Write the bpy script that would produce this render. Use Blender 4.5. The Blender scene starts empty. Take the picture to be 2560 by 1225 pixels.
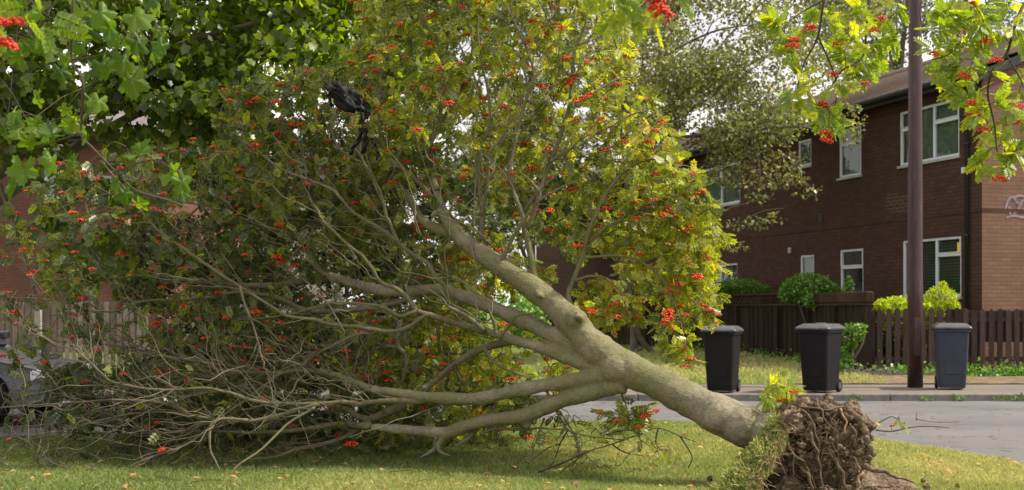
import bpy, bmesh, math, random
import numpy as np
from mathutils import Vector, noise as mnoise
random.seed(7); RNG = np.random.default_rng(7)
R = math.radians
S = bpy.context.scene
C = bpy.context.scene.collection

# ------------------------------------------------------------------ camera
F = 3100.0; HOR = 770.0; CAMZ = 1.35
cam_d = bpy.data.cameras.new('camera'); cam = bpy.data.objects.new('camera', cam_d); C.objects.link(cam)
cam.location = (0, 0, CAMZ); cam.rotation_euler = (R(90), 0, 0)
cam_d.sensor_width = 36; cam_d.lens = F/2560*36; cam_d.shift_y = (HOR-612.5)/2560
cam_d.clip_start = .1; cam_d.clip_end = 2000
cam_d.dof.use_dof = True; cam_d.dof.focus_distance = 9.9; cam_d.dof.aperture_fstop = 3.2
S.camera = cam
S.render.resolution_x = 1024; S.render.resolution_y = 490

# ------------------------------------------------------------------ light
SUN_AZ = -3.0      # degrees from +X towards +Y
SUN_EL = 50.0
w = bpy.data.worlds.new('World'); S.world = w; w.use_nodes = True
nt = w.node_tree; nt.nodes.clear()
out = nt.nodes.new('ShaderNodeOutputWorld'); bg = nt.nodes.new('ShaderNodeBackground')
sky = nt.nodes.new('ShaderNodeTexSky'); sky.sky_type = 'NISHITA'; sky.sun_disc = False
sky.sun_elevation = R(SUN_EL); sky.sun_rotation = R(90-SUN_AZ)
sky.air_density = 1.2; sky.dust_density = 3.0
tc = nt.nodes.new('ShaderNodeTexCoord'); nz = nt.nodes.new('ShaderNodeTexNoise')
nz.inputs['Scale'].default_value = 2.2; nz.inputs['Detail'].default_value = 6
cr = nt.nodes.new('ShaderNodeValToRGB'); cr.color_ramp.elements[0].position = .22; cr.color_ramp.elements[1].position = .46
mx = nt.nodes.new('ShaderNodeMixRGB'); mx.inputs[2].default_value = (11.8, 11.1, 11.1, 1)
nt.links.new(tc.outputs['Generated'], nz.inputs['Vector']); nt.links.new(nz.outputs['Fac'], cr.inputs[0])
nt.links.new(cr.outputs[0], mx.inputs[0]); nt.links.new(sky.outputs[0], mx.inputs[1])
nt.links.new(mx.outputs[0], bg.inputs[0]); bg.inputs[1].default_value = .084
nt.links.new(bg.outputs[0], out.inputs[0])
sd = bpy.data.lights.new('sun', 'SUN'); sun = bpy.data.objects.new('sun', sd); C.objects.link(sun)
sd.energy = 5.0; sd.angle = R(2.0); sd.color = (1, .92, .78)
sv = Vector((math.cos(R(SUN_EL))*math.cos(R(SUN_AZ)), math.cos(R(SUN_EL))*math.sin(R(SUN_AZ)), math.sin(R(SUN_EL))))
sun.rotation_euler = sv.to_track_quat('Z', 'Y').to_euler(); sun.location = (20, 5, 20)
S.view_settings.view_transform = 'Standard'; S.view_settings.look = 'None'
S.view_settings.exposure = 0.42; S.view_settings.gamma = 1
S.render.engine = 'CYCLES'
S.cycles.max_bounces = 6; S.cycles.transparent_max_bounces = 8; S.cycles.sample_clamp_indirect = 4

# ------------------------------------------------------------------ helpers
def W(x, y, Y): return Vector(((x-1280)/F*Y, Y, CAMZ-(y-HOR)/F*Y))       # photo point at a given distance
def G(x, y, z=0.0):
    Y = (CAMZ-z)*F/(y-HOR); return Vector(((x-1280)/F*Y, Y, z))
def tag(o, label=None, cat=None, group=None, kind=None):
    if label: o['label'] = label
    if cat: o['category'] = cat
    if group: o['group'] = group
    if kind: o['kind'] = kind
    return o
def empty(name, loc, rz=0, **k):
    o = bpy.data.objects.new(name, None); C.objects.link(o); o.location = loc; o.rotation_euler = (0, 0, rz)
    o.empty_display_size = .1
    return tag(o, **k)
class MB:
    def __init__(s): s.v = []; s.f = []; s.e = []; s.n = 0
    def quadmesh(s, vs, fs):
        b = len(s.v); s.v += [tuple(p) for p in vs]; s.f += [tuple(i+b for i in f) for f in fs]
    def box(s, x0, x1, y0, y1, z0, z1, M=None):
        vs = [Vector(p) for p in ((x0,y0,z0),(x1,y0,z0),(x1,y1,z0),(x0,y1,z0),(x0,y0,z1),(x1,y0,z1),(x1,y1,z1),(x0,y1,z1))]
        if M: vs = [M @ p for p in vs]
        s.quadmesh(vs, [(0,3,2,1),(4,5,6,7),(0,1,5,4),(1,2,6,5),(2,3,7,6),(3,0,4,7)])
    def tube(s, pts, rad, n=6, cap=True):
        pts = [Vector(p) for p in pts]; b = len(s.v); L = len(pts)
        t = (pts[1]-pts[0]).normalized()
        u = t.orthogonal().normalized()
        for i, p in enumerate(pts):
            t = (pts[min(i+1, L-1)]-pts[max(i-1, 0)])
            t = t.normalized() if t.length > 1e-9 else Vector((0,0,1))
            u = (u-t*u.dot(t)); u = u.normalized() if u.length > 1e-6 else t.orthogonal().normalized()
            v = t.cross(u); r = rad[i] if hasattr(rad, '__len__') else rad
            for k in range(n):
                a = 2*math.pi*k/n; s.v.append(tuple(p+(u*math.cos(a)+v*math.sin(a))*r))
        for i in range(L-1):
            for k in range(n):
                k2 = (k+1) % n
                s.f.append((b+i*n+k, b+i*n+k2, b+(i+1)*n+k2, b+(i+1)*n+k))
        if cap:
            s.f.append(tuple(b+k for k in range(n))[::-1]); s.f.append(tuple(b+(L-1)*n+k for k in range(n)))
    def lathe(s, prof, n=20, c=(0,0,0), axis='z'):
        b = len(s.v)
        for r, h in prof:
            for k in range(n):
                a = 2*math.pi*k/n; p = (r*math.cos(a), r*math.sin(a), h)
                if axis == 'y': p = (p[0], p[2], p[1])
                if axis == 'x': p = (p[2], p[0], p[1])
                s.v.append((p[0]+c[0], p[1]+c[1], p[2]+c[2]))
        for i in range(len(prof)-1):
            for k in range(n):
                k2 = (k+1) % n; s.f.append((b+i*n+k, b+i*n+k2, b+(i+1)*n+k2, b+(i+1)*n+k))
        s.f.append(tuple(b+k for k in range(n))[::-1]); s.f.append(tuple(b+(len(prof)-1)*n+k for k in range(n)))
    def build(s, name, m, parent=None, smooth=False, bevel=0, label=None):
        me = bpy.data.meshes.new(name); me.from_pydata(s.v, [], s.f); me.update()
        bm = bmesh.new(); bm.from_mesh(me); bmesh.ops.recalc_face_normals(bm, faces=bm.faces)
        bm.to_mesh(me); bm.free()
        if smooth: me.polygons.foreach_set('use_smooth', [True]*len(me.polygons))
        o = bpy.data.objects.new(name, me); C.objects.link(o)
        if m: me.materials.append(m)
        if parent: o.parent = parent
        if bevel:
            md = o.modifiers.new('bevel', 'BEVEL'); md.width = bevel; md.segments = 2; md.limit_method = 'ANGLE'; md.angle_limit = R(35)
        if label: o['label'] = label
        return o
def np_mesh(name, V, Fc, m, parent=None, tint=None, smooth=False):
    V = np.asarray(V, dtype=np.float32); Fc = np.asarray(Fc, dtype=np.int32); k = Fc.shape[1]
    me = bpy.data.meshes.new(name); me.vertices.add(len(V)); me.vertices.foreach_set('co', V.ravel())
    me.loops.add(Fc.size); me.loops.foreach_set('vertex_index', Fc.ravel())
    me.polygons.add(len(Fc)); me.polygons.foreach_set('loop_start', np.arange(0, Fc.size, k, dtype=np.int32))
    me.polygons.foreach_set('loop_total', np.full(len(Fc), k, dtype=np.int32))
    if smooth: me.polygons.foreach_set('use_smooth', np.ones(len(Fc), dtype=bool))
    me.update(calc_edges=True)
    if tint is not None:
        a = me.attributes.new('tint', 'FLOAT', 'POINT'); a.data.foreach_set('value', np.asarray(tint, dtype=np.float32))
    me.validate()
    o = bpy.data.objects.new(name, me); C.objects.link(o); me.materials.append(m)
    if parent: o.parent = parent
    return o
def frames(D, U):
    D = D/np.linalg.norm(D, axis=1, keepdims=True); Y = np.cross(U, D)
    n = np.linalg.norm(Y, axis=1, keepdims=True); n[n < 1e-6] = 1; Y = Y/n; Z = np.cross(D, Y)
    return np.stack([D, Y, Z], axis=1)            # rows are the local axes
def scatter(tv, tf, P, D, U, sc, tint, rt=None):
    M = frames(D, U); K = len(P); n = len(tv)
    V = np.einsum('nj,kji->kni', tv, M)*sc[:, None, None] + P[:, None, :]
    Fc = (tf[None] + (np.arange(K)*n)[:, None, None]).reshape(-1, tf.shape[1])
    return V.reshape(-1, 3), Fc, np.repeat(tint, n)
def pinnate(pairs=4, fine=False, ll=.36, lw=.135):
    v = []; f = []
    def leaflet(bx, by, ang, L, Wd, z):
        b = len(v); ca, sa = math.cos(ang), math.sin(ang)
        pr = ([(0,0,0),(.35,-.5,.0),(1,0,-.10),(.35,.5,.0)] if not fine else [(0,0,0),(.3,-.5,.25),(.75,-.36,.15),(1,0,-.1),(.75,.36,.15),(.3,.5,.25)])
        for px, py, pz in pr:
            x = px*L; y = py*Wd*2
            v.append((bx+x*ca-y*sa, by+x*sa+y*ca, z+pz*L*.35-.1*px*L))
        if fine: f.append((b, b+1, b+2, b+3)); f.append((b, b+3, b+4, b+5))
        else: f.append((b, b+1, b+2, b+3))
    for i in range(pairs):
        x = .22+.64*i/(pairs-1); s = 1-.25*abs(i-pairs*.45)/pairs
        zz = -.22*x*x
        leaflet(x, .0, 1.1, ll*s, lw*s, zz); leaflet(x, .0, -1.1, ll*s, lw*s, zz)
    leaflet(.9, 0, 0, ll*.9, lw*.9, -.2)
    return np.array(v), np.array(f)
def maple():
    # palmate leaf: 5 lobes as a folded fan, stalk at the origin, unit length
    tips = [(-.10,.20),(.04,.46),(.27,.34),(.54,.50),(.68,.24),(1.0,0),(.68,-.24),(.54,-.50),(.27,-.34),(.04,-.46),(-.10,-.20)]
    v = [(.02,0,.03)] + [(x, y, -.55*y*y-.22*x*x+(.05 if i_ % 2 else -.03)) for i_, (x, y) in enumerate(tips)]
    f = [(0, i, i+1, i+1) for i in range(1, len(tips))]
    f = [(0, i, i+1, i+2) for i in range(1, len(tips)-1, 2)]
    return np.array(v), np.array(f)
SIMPLE = (np.array([(0,0,0),(.45,-.36,.06),(1,0,-.14),(.45,.36,.06)]), np.array([(0,1,2,3)]))
def rdir(n, up=0.0, g=RNG):
    d = g.normal(size=(n, 3)); d[:, 2] += up; return d/np.linalg.norm(d, axis=1, keepdims=True)
def smooth_path(P, k=4):
    out = []
    L = len(P)
    for i in range(L-1):
        p0, p1, p2, p3 = P[max(i-1,0)], P[i], P[i+1], P[min(i+2, L-1)]
        for j in range(k):
            t = j/k
            out.append(tuple(.5*((2*b)+(-a+c)*t+(2*a-5*b+4*c-d)*t*t+(-a+3*b-3*c+d)*t**3) for a, b, c, d in zip(p0, p1, p2, p3)))
    out.append(tuple(P[-1])); return out
def ico(sub=1):
    bm = bmesh.new(); bmesh.ops.create_icosphere(bm, subdivisions=sub, radius=1)
    v = np.array([p.co[:] for p in bm.verts]); f = np.array([[q.index for q in p.verts] for p in bm.faces]); bm.free(); return v, f

# ------------------------------------------------------------------ materials
class NT:
    def __init__(s, name):
        s.m = bpy.data.materials.new(name); s.m.use_nodes = True; s.t = s.m.node_tree; s.t.nodes.clear()
        s.o = s.n('ShaderNodeOutputMaterial')
    def n(s, typ, **k):
        x = s.t.nodes.new(typ)
        for a, b in k.items(): setattr(x, a, b)
        return x
    def l(s, a, b): s.t.links.new(a, b)
    def noise(s, vec, scale, detail=4, rough=.6, dist=0):
        x = s.n('ShaderNodeTexNoise'); x.inputs['Scale'].default_value = scale; x.inputs['Detail'].default_value = detail
        x.inputs['Roughness'].default_value = rough; x.inputs['Distortion'].default_value = dist
        if vec is not None: s.l(vec, x.inputs['Vector'])
        return x.outputs['Fac']
    def ramp(s, fac, stops):
        x = s.n('ShaderNodeValToRGB'); e = x.color_ramp.elements
        while len(e) < len(stops): e.new(.5)
        for i, (p, c) in enumerate(stops): e[i].position = p; e[i].color = (*c, 1) if len(c) == 3 else c
        s.l(fac, x.inputs[0]); return x.outputs[0]
    def mix(s, fac, a, b, mode='MIX'):
        x = s.n('ShaderNodeMixRGB', blend_type=mode)
        for i, q in enumerate((fac, a, b)):
            if isinstance(q, (int, float)): x.inputs[i].default_value = q
            elif isinstance(q, tuple): x.inputs[i].default_value = (*q, 1)
            else: s.l(q, x.inputs[i])
        return x.outputs[0]
    def math(s, op, a, b=0, clamp=False):
        x = s.n('ShaderNodeMath', operation=op); x.use_clamp = clamp
        for i, q in enumerate((a, b)):
            if isinstance(q, (int, float)): x.inputs[i].default_value = q
            else: s.l(q, x.inputs[i])
        return x.outputs[0]
    def coord(s, which='Object', scale=None):
        c = s.n('ShaderNodeTexCoord').outputs[which]
        if scale:
            mp = s.n('ShaderNodeMapping'); mp.inputs['Scale'].default_value = scale; s.l(c, mp.inputs[0]); return mp.outputs[0]
        return c
    def bsdf(s, col, rough=.8, spec=.3, metal=0, bump=None, bs=.3, bd=.01):
        p = s.n('ShaderNodeBsdfPrincipled')
        if isinstance(col, tuple): p.inputs['Base Color'].default_value = (*col, 1)
        else: s.l(col, p.inputs['Base Color'])
        if isinstance(rough, (int, float)): p.inputs['Roughness'].default_value = rough
        else: s.l(rough, p.inputs['Roughness'])
        p.inputs['Specular IOR Level'].default_value = spec; p.inputs['Metallic'].default_value = metal
        if bump is not None:
            b = s.n('ShaderNodeBump'); b.inputs['Strength'].default_value = bs; b.inputs['Distance'].default_value = bd
            s.l(bump, b.inputs['Height']); s.l(b.outputs[0], p.inputs['Normal'])
        s.l(p.outputs[0], s.o.inputs[0]); return p
def plain(name, col, rough=.6, spec=.3, var=.25, sc=12, metal=0, bs=.15):
    n = NT(name); f = n.noise(n.coord(), sc, 5)
    c = n.ramp(f, [(.3, tuple(x*(1-var) for x in col)), (.7, tuple(min(1, x*(1+var)) for x in col))])
    n.bsdf(c, rough, spec, metal, f, bs, .004); return n.m
def leafmat(name, stops, trans=.45, boost=(1.5, 1.6, .5), gloss=.06, rough=.42, vr=.55):
    n = NT(name); a = n.n('ShaderNodeAttribute', attribute_name='tint').outputs['Fac']
    c = n.ramp(a, stops)
    geo = n.n('ShaderNodeNewGeometry')
    hs = n.n('ShaderNodeHueSaturation'); n.l(c, hs.inputs['Color'])
    n.l(n.math('ADD', n.math('MULTIPLY', geo.outputs['Random Per Island'], vr), 1-vr*.5), hs.inputs['Value'])
    c = hs.outputs[0]
    d = n.n('ShaderNodeBsdfDiffuse'); n.l(c, d.inputs[0])
    t = n.n('ShaderNodeBsdfTranslucent'); n.l(n.mix(1, c, boost, 'MULTIPLY'), t.inputs[0])
    g = n.n('ShaderNodeBsdfGlossy'); g.inputs['Roughness'].default_value = rough; g.inputs[0].default_value = (1, 1, 1, 1)
    m1 = n.n('ShaderNodeMixShader'); m1.inputs[0].default_value = trans; n.l(d.outputs[0], m1.inputs[1]); n.l(t.outputs[0], m1.inputs[2])
    m2 = n.n('ShaderNodeMixShader'); m2.inputs[0].default_value = gloss; n.l(m1.outputs[0], m2.inputs[1]); n.l(g.outputs[0], m2.inputs[2])
    n.l(m2.outputs[0], n.o.inputs[0]); return n.m
M = {}
M['rowan_leaf'] = leafmat('rowan_leaf', [(0, (.045,.070,.026)), (.35, (.125,.158,.038)), (.60, (.25,.285,.05)), (.88, (.47,.51,.045)), (1, (.56,.42,.07))], .5, (1.45,1.45,.4), .035)
M['rowan_fresh'] = leafmat('rowan_fresh', [(0, (.12,.20,.02)), (.6, (.22,.31,.025)), (1, (.42,.44,.03))], .6, (1.55,1.5,.35), .04)
M['sycamore_leaf'] = leafmat('sycamore_leaf', [(0, (.038,.066,.009)), (.6, (.10,.15,.012)), (1, (.27,.33,.025))], .5, (2.0,2.1,.35), .04)
M['sycamore_fresh'] = leafmat('sycamore_fresh', [(0, (.022,.055,.008)), (.6, (.06,.12,.012)), (1, (.13,.21,.016))], .55, (1.7,1.7,.3), .018)
M['pale_leaf'] = leafmat('pale_leaf', [(0, (.088,.10,.034)), (.6, (.205,.22,.068)), (1, (.43,.43,.15))], .45, (1.4,1.4,.7), .06)
M['far_leaf'] = leafmat('far_leaf', [(0, (.09,.13,.075)), (1, (.24,.30,.18))], .3, (1.2,1.2,.8), .05)
M['bg_mid'] = leafmat('bg_mid', [(0, (.05,.075,.03)), (.6, (.11,.145,.055)), (1, (.22,.26,.10))], .4, (1.4,1.4,.6), .05)
M['dark_leaf'] = leafmat('dark_leaf', [(0, (.022,.030,.013)), (.7, (.055,.068,.024)), (1, (.12,.14,.04))], .3, (1.5,1.6,.6), .015)
M['bush_leaf'] = leafmat('bush_leaf', [(0, (.06,.16,.02)), (1, (.20,.36,.04))], .4, (1.4,1.5,.5), .05)
M['gold_leaf'] = leafmat('gold_leaf', [(0, (.30,.42,.015)), (1, (.60,.66,.02))], .4, (1.3,1.3,.4), .04)
M['dry_leaf'] = leafmat('dry_leaf', [(0, (.30,.12,.05)), (.5, (.45,.25,.10)), (1, (.5,.38,.12))], .3, (1.2,1,.7), .03)
M['grass'] = leafmat('grass', [(0, (.12,.19,.055)), (.45, (.28,.34,.11)), (.8, (.50,.48,.20)), (1, (.68,.56,.33))], .4, (1.25,1.25,.75), .03, vr=.25)

def bark(name, a, b, green, sc=1.0, bs=.5):
    n = NT(name); co = n.coord(); f1 = n.noise(co, 5*sc, 6, .65); f2 = n.noise(n.coord('Object', (1, 1, 1)), 34*sc, 8, .7, .4)
    f3 = n.noise(co, 1.7*sc, 3); f4 = n.noise(n.coord('Object', (30*sc, 9*sc, 60*sc)), 1.4, 3, .5, .3)
    c = n.ramp(f1, [(.3, a), (.72, b)])
    c = n.mix(n.ramp(f3, [(.42, (0,0,0)), (.62, (1,1,1))]), c, green)
    c = n.mix(n.math('MULTIPLY', n.ramp(f2, [(.52, (0,0,0)), (.66, (1,1,1))]), .5), c, tuple(x*.42 for x in a))
    c = n.mix(n.math('MULTIPLY', n.ramp(f4, [(.60, (0,0,0)), (.68, (1,1,1))]), .22), c, tuple(min(1, x*1.5) for x in b))
    n.bsdf(c, .82, .25, 0, n.math('ADD', f2, n.math('MULTIPLY', f4, .8)), bs, .012); return n.m
M['bark'] = bark('bark', (.135,.118,.080), (.30,.265,.19), (.155,.148,.068), bs=.7)
M['bark_thin'] = bark('bark_thin', (.095,.084,.050), (.19,.168,.112), (.12,.118,.052), bs=.4)
M['twig'] = plain('twig', (.125,.110,.072), .85, .2, .45, 4)
M['twig_dark'] = plain('twig_dark', (.075,.062,.040), .85, .2, .3, 6)
M['bg_bark'] = plain('bg_bark', (.13,.11,.085), .9, .15, .35, 3)
M['root'] = plain('root', (.125,.088,.058), .9, .15, .35, 20, bs=.5)
M['root_pale'] = plain('root_pale', (.27,.18,.105), .85, .15, .3, 20, bs=.4)
n = NT('soil'); co = n.coord(); f = n.noise(co, 16, 10, .75, .5); v = n.n('ShaderNodeTexVoronoi'); v.inputs['Scale'].default_value = 34; n.l(co, v.inputs[0])
fb = n.noise(co, 3.5, 4)
c = n.mix(n.ramp(fb, [(.4,(0,0,0)),(.65,(1,1,1))]), n.ramp(f, [(.3, (.040,.028,.019)), (.5, (.13,.093,.063)), (.72, (.34,.26,.185))]), n.ramp(f, [(.3, (.075,.054,.038)), (.7, (.38,.29,.205))]))
n.bsdf(c, .97, .1, 0, n.math('ADD', f, n.math('MULTIPLY', v.outputs['Distance'], .6)), .9, .03); M['soil'] = n.m
n = NT('berry'); g = n.n('ShaderNodeNewGeometry'); c = n.ramp(g.outputs['Random Per Island'], [(0, (.42,.014,.007)), (.6, (.62,.030,.012)), (1, (.78,.09,.02))])
n.bsdf(c, .32, .45); M['berry'] = n.m
# ground
n = NT('verge_turf'); co = n.coord(); f = n.noise(co, .55, 5, .6); f2 = n.noise(co, 22, 8, .7)
c = n.ramp(f, [(.33, (.11,.15,.045)), (.52, (.24,.25,.085)), (.68, (.40,.34,.17))])
c = n.mix(n.ramp(f2, [(.35, (.8,.8,.8)), (.6, (0,0,0))]), c, (.10,.11,.035)); n.bsdf(c, .95, .1, 0, f2, .8, .03); M['turf'] = n.m
n = NT('lawn_grass'); co = n.coord(); f = n.noise(co, .35, 5, .6); f2 = n.noise(co, 14, 8, .75)
c = n.ramp(f, [(.35, (.12,.17,.04)), (.6, (.20,.22,.06)), (.75, (.27,.23,.10))])
c = n.mix(n.ramp(f2, [(.4, (.6,.6,.6)), (.6, (0,0,0))]), c, (.045,.055,.02)); n.bsdf(c, .95, .1, 0, f2, .8, .05); M['lawn'] = n.m
n = NT('asphalt'); co = n.coord(); f = n.noise(co, 90, 6, .7); f2 = n.noise(co, .8, 6, .6); v = n.n('ShaderNodeTexVoronoi'); v.inputs['Scale'].default_value = 120; n.l(co, v.inputs[0])
cr_ = n.n('ShaderNodeTexVoronoi', feature='DISTANCE_TO_EDGE'); cr_.inputs['Scale'].default_value = .55
wv = n.n('ShaderNodeVectorMath', operation='ADD'); n.l(co, wv.inputs[0]); nn = n.n('ShaderNodeTexNoise'); nn.inputs['Scale'].default_value = 2.5; n.l(co, nn.inputs[0]); n.l(nn.outputs['Color'], wv.inputs[1]); n.l(wv.outputs[0], cr_.inputs[0])
c = n.ramp(f2, [(.35, (.135,.13,.132)), (.65, (.19,.182,.18))])
c = n.mix(n.math('MULTIPLY', n.ramp(f, [(.42, (1,1,1)), (.6, (0,0,0))]), .5), c, (.07,.068,.07))
c = n.mix(n.ramp(cr_.outputs['Distance'], [(0, (1,1,1)), (.012, (0,0,0))]), c, (.05,.048,.046))
n.bsdf(c, .88, .25, 0, f, .5, .008); M['asphalt'] = n.m
n = NT('pavement_tarmac'); co = n.coord(); f = n.noise(co, 40, 7, .7); f2 = n.noise(co, 1.1, 5)
c = n.mix(n.math('MULTIPLY', f, .5), n.ramp(f2, [(.35, (.16,.14,.12)), (.65, (.21,.185,.158))]), (.10,.088,.076)); n.bsdf(c, .92, .15, 0, f, .5, .01); M['pave'] = n.m
M['kerb'] = plain('kerb_stone', (.17,.16,.15), .9, .15, .3, 9, bs=.4)
M['dirt'] = plain('dirt', (.17,.13,.085), .97, .05, .45, 6, bs=.8)
def brickmat(name, c1, c2, mort, patch=None, bw=.225):
    n = NT(name); co = n.coord(); sp = n.n('ShaderNodeSeparateXYZ'); n.l(co, sp.inputs[0])
    cb = n.n('ShaderNodeCombineXYZ'); n.l(n.math('ADD', sp.outputs[0], sp.outputs[1]), cb.inputs[0]); n.l(sp.outputs[2], cb.inputs[1])
    b = n.n('ShaderNodeTexBrick'); n.l(cb.outputs[0], b.inputs['Vector'])
    b.inputs['Scale'].default_value = 1; b.inputs['Brick Width'].default_value = bw; b.inputs['Row Height'].default_value = .078
    b.inputs['Mortar Size'].default_value = .006; b.inputs['Mortar Smooth'].default_value = .3; b.inputs['Bias'].default_value = 0
    b.inputs['Color1'].default_value = (*c1, 1); b.inputs['Color2'].default_value = (*c2, 1)
    if patch:
        vm = n.n('ShaderNodeVectorMath', operation='DISTANCE'); mp = n.n('ShaderNodeMapping'); mp.inputs['Scale'].default_value = (1, 0, 1.8); n.l(co, mp.inputs[0]); n.l(mp.outputs[0], vm.inputs[0])
        vm.inputs[1].default_value = (patch[0], 0, patch[1]*1.8)
        msk = n.ramp(n.math('ADD', vm.outputs['Value'], n.math('MULTIPLY', n.noise(co, 5, 4), .9)), [(.80, (1,1,1)), (.98, (0,0,0))])
        n.l(n.mix(msk, mort, (.26,.20,.18)), b.inputs['Mortar'])
    else: b.inputs['Mortar'].default_value = (*mort, 1)
    f = n.noise(co, 1.0, 6, .6); f2 = n.noise(co, 25, 5)
    c = n.mix(n.math('MULTIPLY', n.ramp(f, [(.4,(0,0,0)),(.7,(1,1,1))]), .35), b.outputs['Color'], tuple(x*.55 for x in c1))
    c = n.mix(n.math('MULTIPLY', f2, .3), c, tuple(x*.5 for x in c2))
    n.bsdf(c, .93, .12, 0, n.math('SUBTRACT', n.math('MULTIPLY', f2, .4), b.outputs['Fac']), .6, .008); return n.m
M['brick_front'] = brickmat('brick_front', (.078,.043,.031), (.104,.060,.044), (.040,.028,.023), (2.85, 3.45))  # front wall's shade put into the colour; darker copy of the gable brick
M['brick_gable'] = brickmat('brick_gable', (.185,.106,.076), (.225,.132,.095), (.125,.085,.066))  # paler copy of the house brick, its sunlight put into the colour
M['brick_left'] = brickmat('brick_left', (.15,.075,.055), (.185,.095,.07), (.115,.066,.052))
M['render_pale'] = plain('render_pale', (.62,.58,.56), .9, .1, .1, 2)
M['upvc'] = plain('upvc', (.66,.70,.74), .4, .4, .06, 3, bs=.02)
M['sill'] = plain('sill_stone', (.40,.40,.38), .8, .2, .15, 6)
M['gutter'] = plain('gutter_plastic', (.018,.018,.02), .45, .4, .2, 4)
M['curtain'] = plain('net_curtain', (.22,.232,.20), .95, .05, .15, 4)
M['curtain_white'] = plain('white_curtain', (.8,.8,.82), .95, .05, .08, 4)
M['blind'] = plain('window_blind', (.12,.145,.115), .9, .1, .1, 4)
M['interior'] = plain('room_interior', (.03,.035,.03), .9, .1, .3, 2)
n = NT('roof_tile'); co = n.coord(); f = n.noise(co, 2.5, 6); f2 = n.noise(co, 20, 5)
c = n.mix(n.math('MULTIPLY', f2, .5), n.ramp(f, [(.3, (.20,.15,.12)), (.7, (.33,.25,.205))]), (.13,.10,.08)); n.bsdf(c, .9, .15, 0, f2, .4, .01); M['tile'] = n.m
n = NT('window_glass'); g = n.n('ShaderNodeBsdfGlossy'); g.inputs['Roughness'].default_value = .02; t = n.n('ShaderNodeBsdfTransparent'); t.inputs[0].default_value = (.78,.84,.80,1)
fr = n.n('ShaderNodeLayerWeight'); fr.inputs[0].default_value = .5; fq = n.math('MULTIPLY', n.math('POWER', fr.outputs['Facing'], 5), .9); m_ = n.n('ShaderNodeMixShader'); n.l(n.math('ADD', fq, .05), m_.inputs[0]); n.l(t.outputs[0], m_.inputs[1]); n.l(g.outputs[0], m_.inputs[2]); n.l(m_.outputs[0], n.o.inputs[0]); M['glass'] = n.m
def woodmat(name, a, b, moss=None, vs=(9, 9, .7)):
    n = NT(name); f = n.noise(n.coord('Object', vs), 3, 6, .65, .3); c = n.ramp(f, [(.3, a), (.7, b)]); g = n.n('ShaderNodeNewGeometry')
    hs = n.n('ShaderNodeHueSaturation'); n.l(c, hs.inputs['Color']); n.l(n.math('ADD', n.math('MULTIPLY', g.outputs['Random Per Island'], .7), .65), hs.inputs['Value']); c = hs.outputs[0]
    if moss: c = n.mix(n.math('MULTIPLY', n.ramp(n.noise(n.coord('Object', (6, 6, .8)), 2, 4), [(.48,(0,0,0)),(.66,(1,1,1))]), .6), c, moss)
    n.bsdf(c, .9, .12, 0, f, .5, .01); return n.m
M['fence_dark'] = woodmat('fence_dark', (.016,.011,.008), (.042,.030,.021), (.045,.045,.016))
M['fence_trim'] = woodmat('fence_trim', (.035,.021,.015), (.075,.045,.03))
M['picket'] = woodmat('picket_stain', (.038,.025,.022), (.076,.052,.047))
M['picket_old'] = woodmat('picket_old', (.14,.12,.105), (.26,.23,.20))
M['white_wood'] = plain('white_wood', (.30,.28,.26), .8, .2, .2, 8)
M['pole_paint'] = None
n = NT('pole_paint'); co = n.coord('Object', (3, 3, .5)); f = n.noise(co, 4, 7, .7); c = n.ramp(f, [(.35, (.028,.013,.012)), (.58, (.055,.025,.022)), (.76, (.12,.075,.062))]); n.bsdf(c, .42, .5, 0, f, .2, .004); M['pole_paint'] = n.m
M['bin_grey'] = plain('bin_plastic_grey', (.030,.038,.060), .55, .4, .12, 5, bs=.05)
M['bin_black'] = plain('bin_plastic_black', (.006,.006,.0075), .55, .3, .2, 5, bs=.05)
M['bin_lid'] = plain('bin_lid_plastic', (.075,.077,.085), .33, .5, .2, 5, bs=.05)  # paler than the body: the sun's highlight on the lid put into its colour
M['rubber'] = plain('rubber', (.012,.012,.012), .8, .2, .2, 8)
M['bag'] = plain('black_polythene', (.007,.007,.008), .62, .25, .2, 8, bs=.1)
M['car_paint'] = plain('car_paint', (.09,.095,.10), .22, .6, .05, 1, bs=0)
M['chrome'] = plain('lamp_glass', (.7,.72,.75), .15, .7, .05, 5, bs=0)
M['graffiti'] = plain('graffiti_paint', (.24,.195,.205), .8, .1, .25, 9)
M['yellow'] = plain('yellow_sticker', (.75,.62,.02), .6, .2, .1, 8)

# ------------------------------------------------------------------ ground, road, pavement
def grid_sheet(name, m, x0, x1, nx, ylo, yhi, ny, zf, pw=1.0):
    V = []; Fc = []
    for i in range(nx+1):
        x = x0+(x1-x0)*i/nx; a = ylo(x); b = yhi(x)
        for j in range(ny+1):
            y = a+(b-a)*(j/ny)**pw; V.append((x, y, zf(x, y)))
    for i in range(nx):
        for j in range(ny):
            q = i*(ny+1)+j; Fc.append((q, q+ny+1, q+ny+2, q+1))
    o = np_mesh(name, V, Fc, m, smooth=True); tag(o, kind='structure'); return o
EDGE = [G(x, y) for x, y in ((-1500,1190),(-600,1125),(0,1107),(330,1101),(700,1088),(1100,1072),(1430,1065),(1700,1067),(1950,1085),(2180,1113),(2425,1150),(2560,1176),(2800,1240),(3300,1420))]
EX = [p.x for p in EDGE]; EY = [p.y for p in EDGE]
def edge_y(x): return float(np.interp(x, EX, EY)) + .035*math.sin(x*5.1)+.03*math.sin(x*11.7+1)
def vz(x, y):
    e = edge_y(x)-y; base = .05 if e > .12 else .05*max(0, e/.12)-.012
    return base+.03*mnoise.noise(Vector((x*.7, y*.7, 0)))*min(1, max(0, e))
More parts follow.
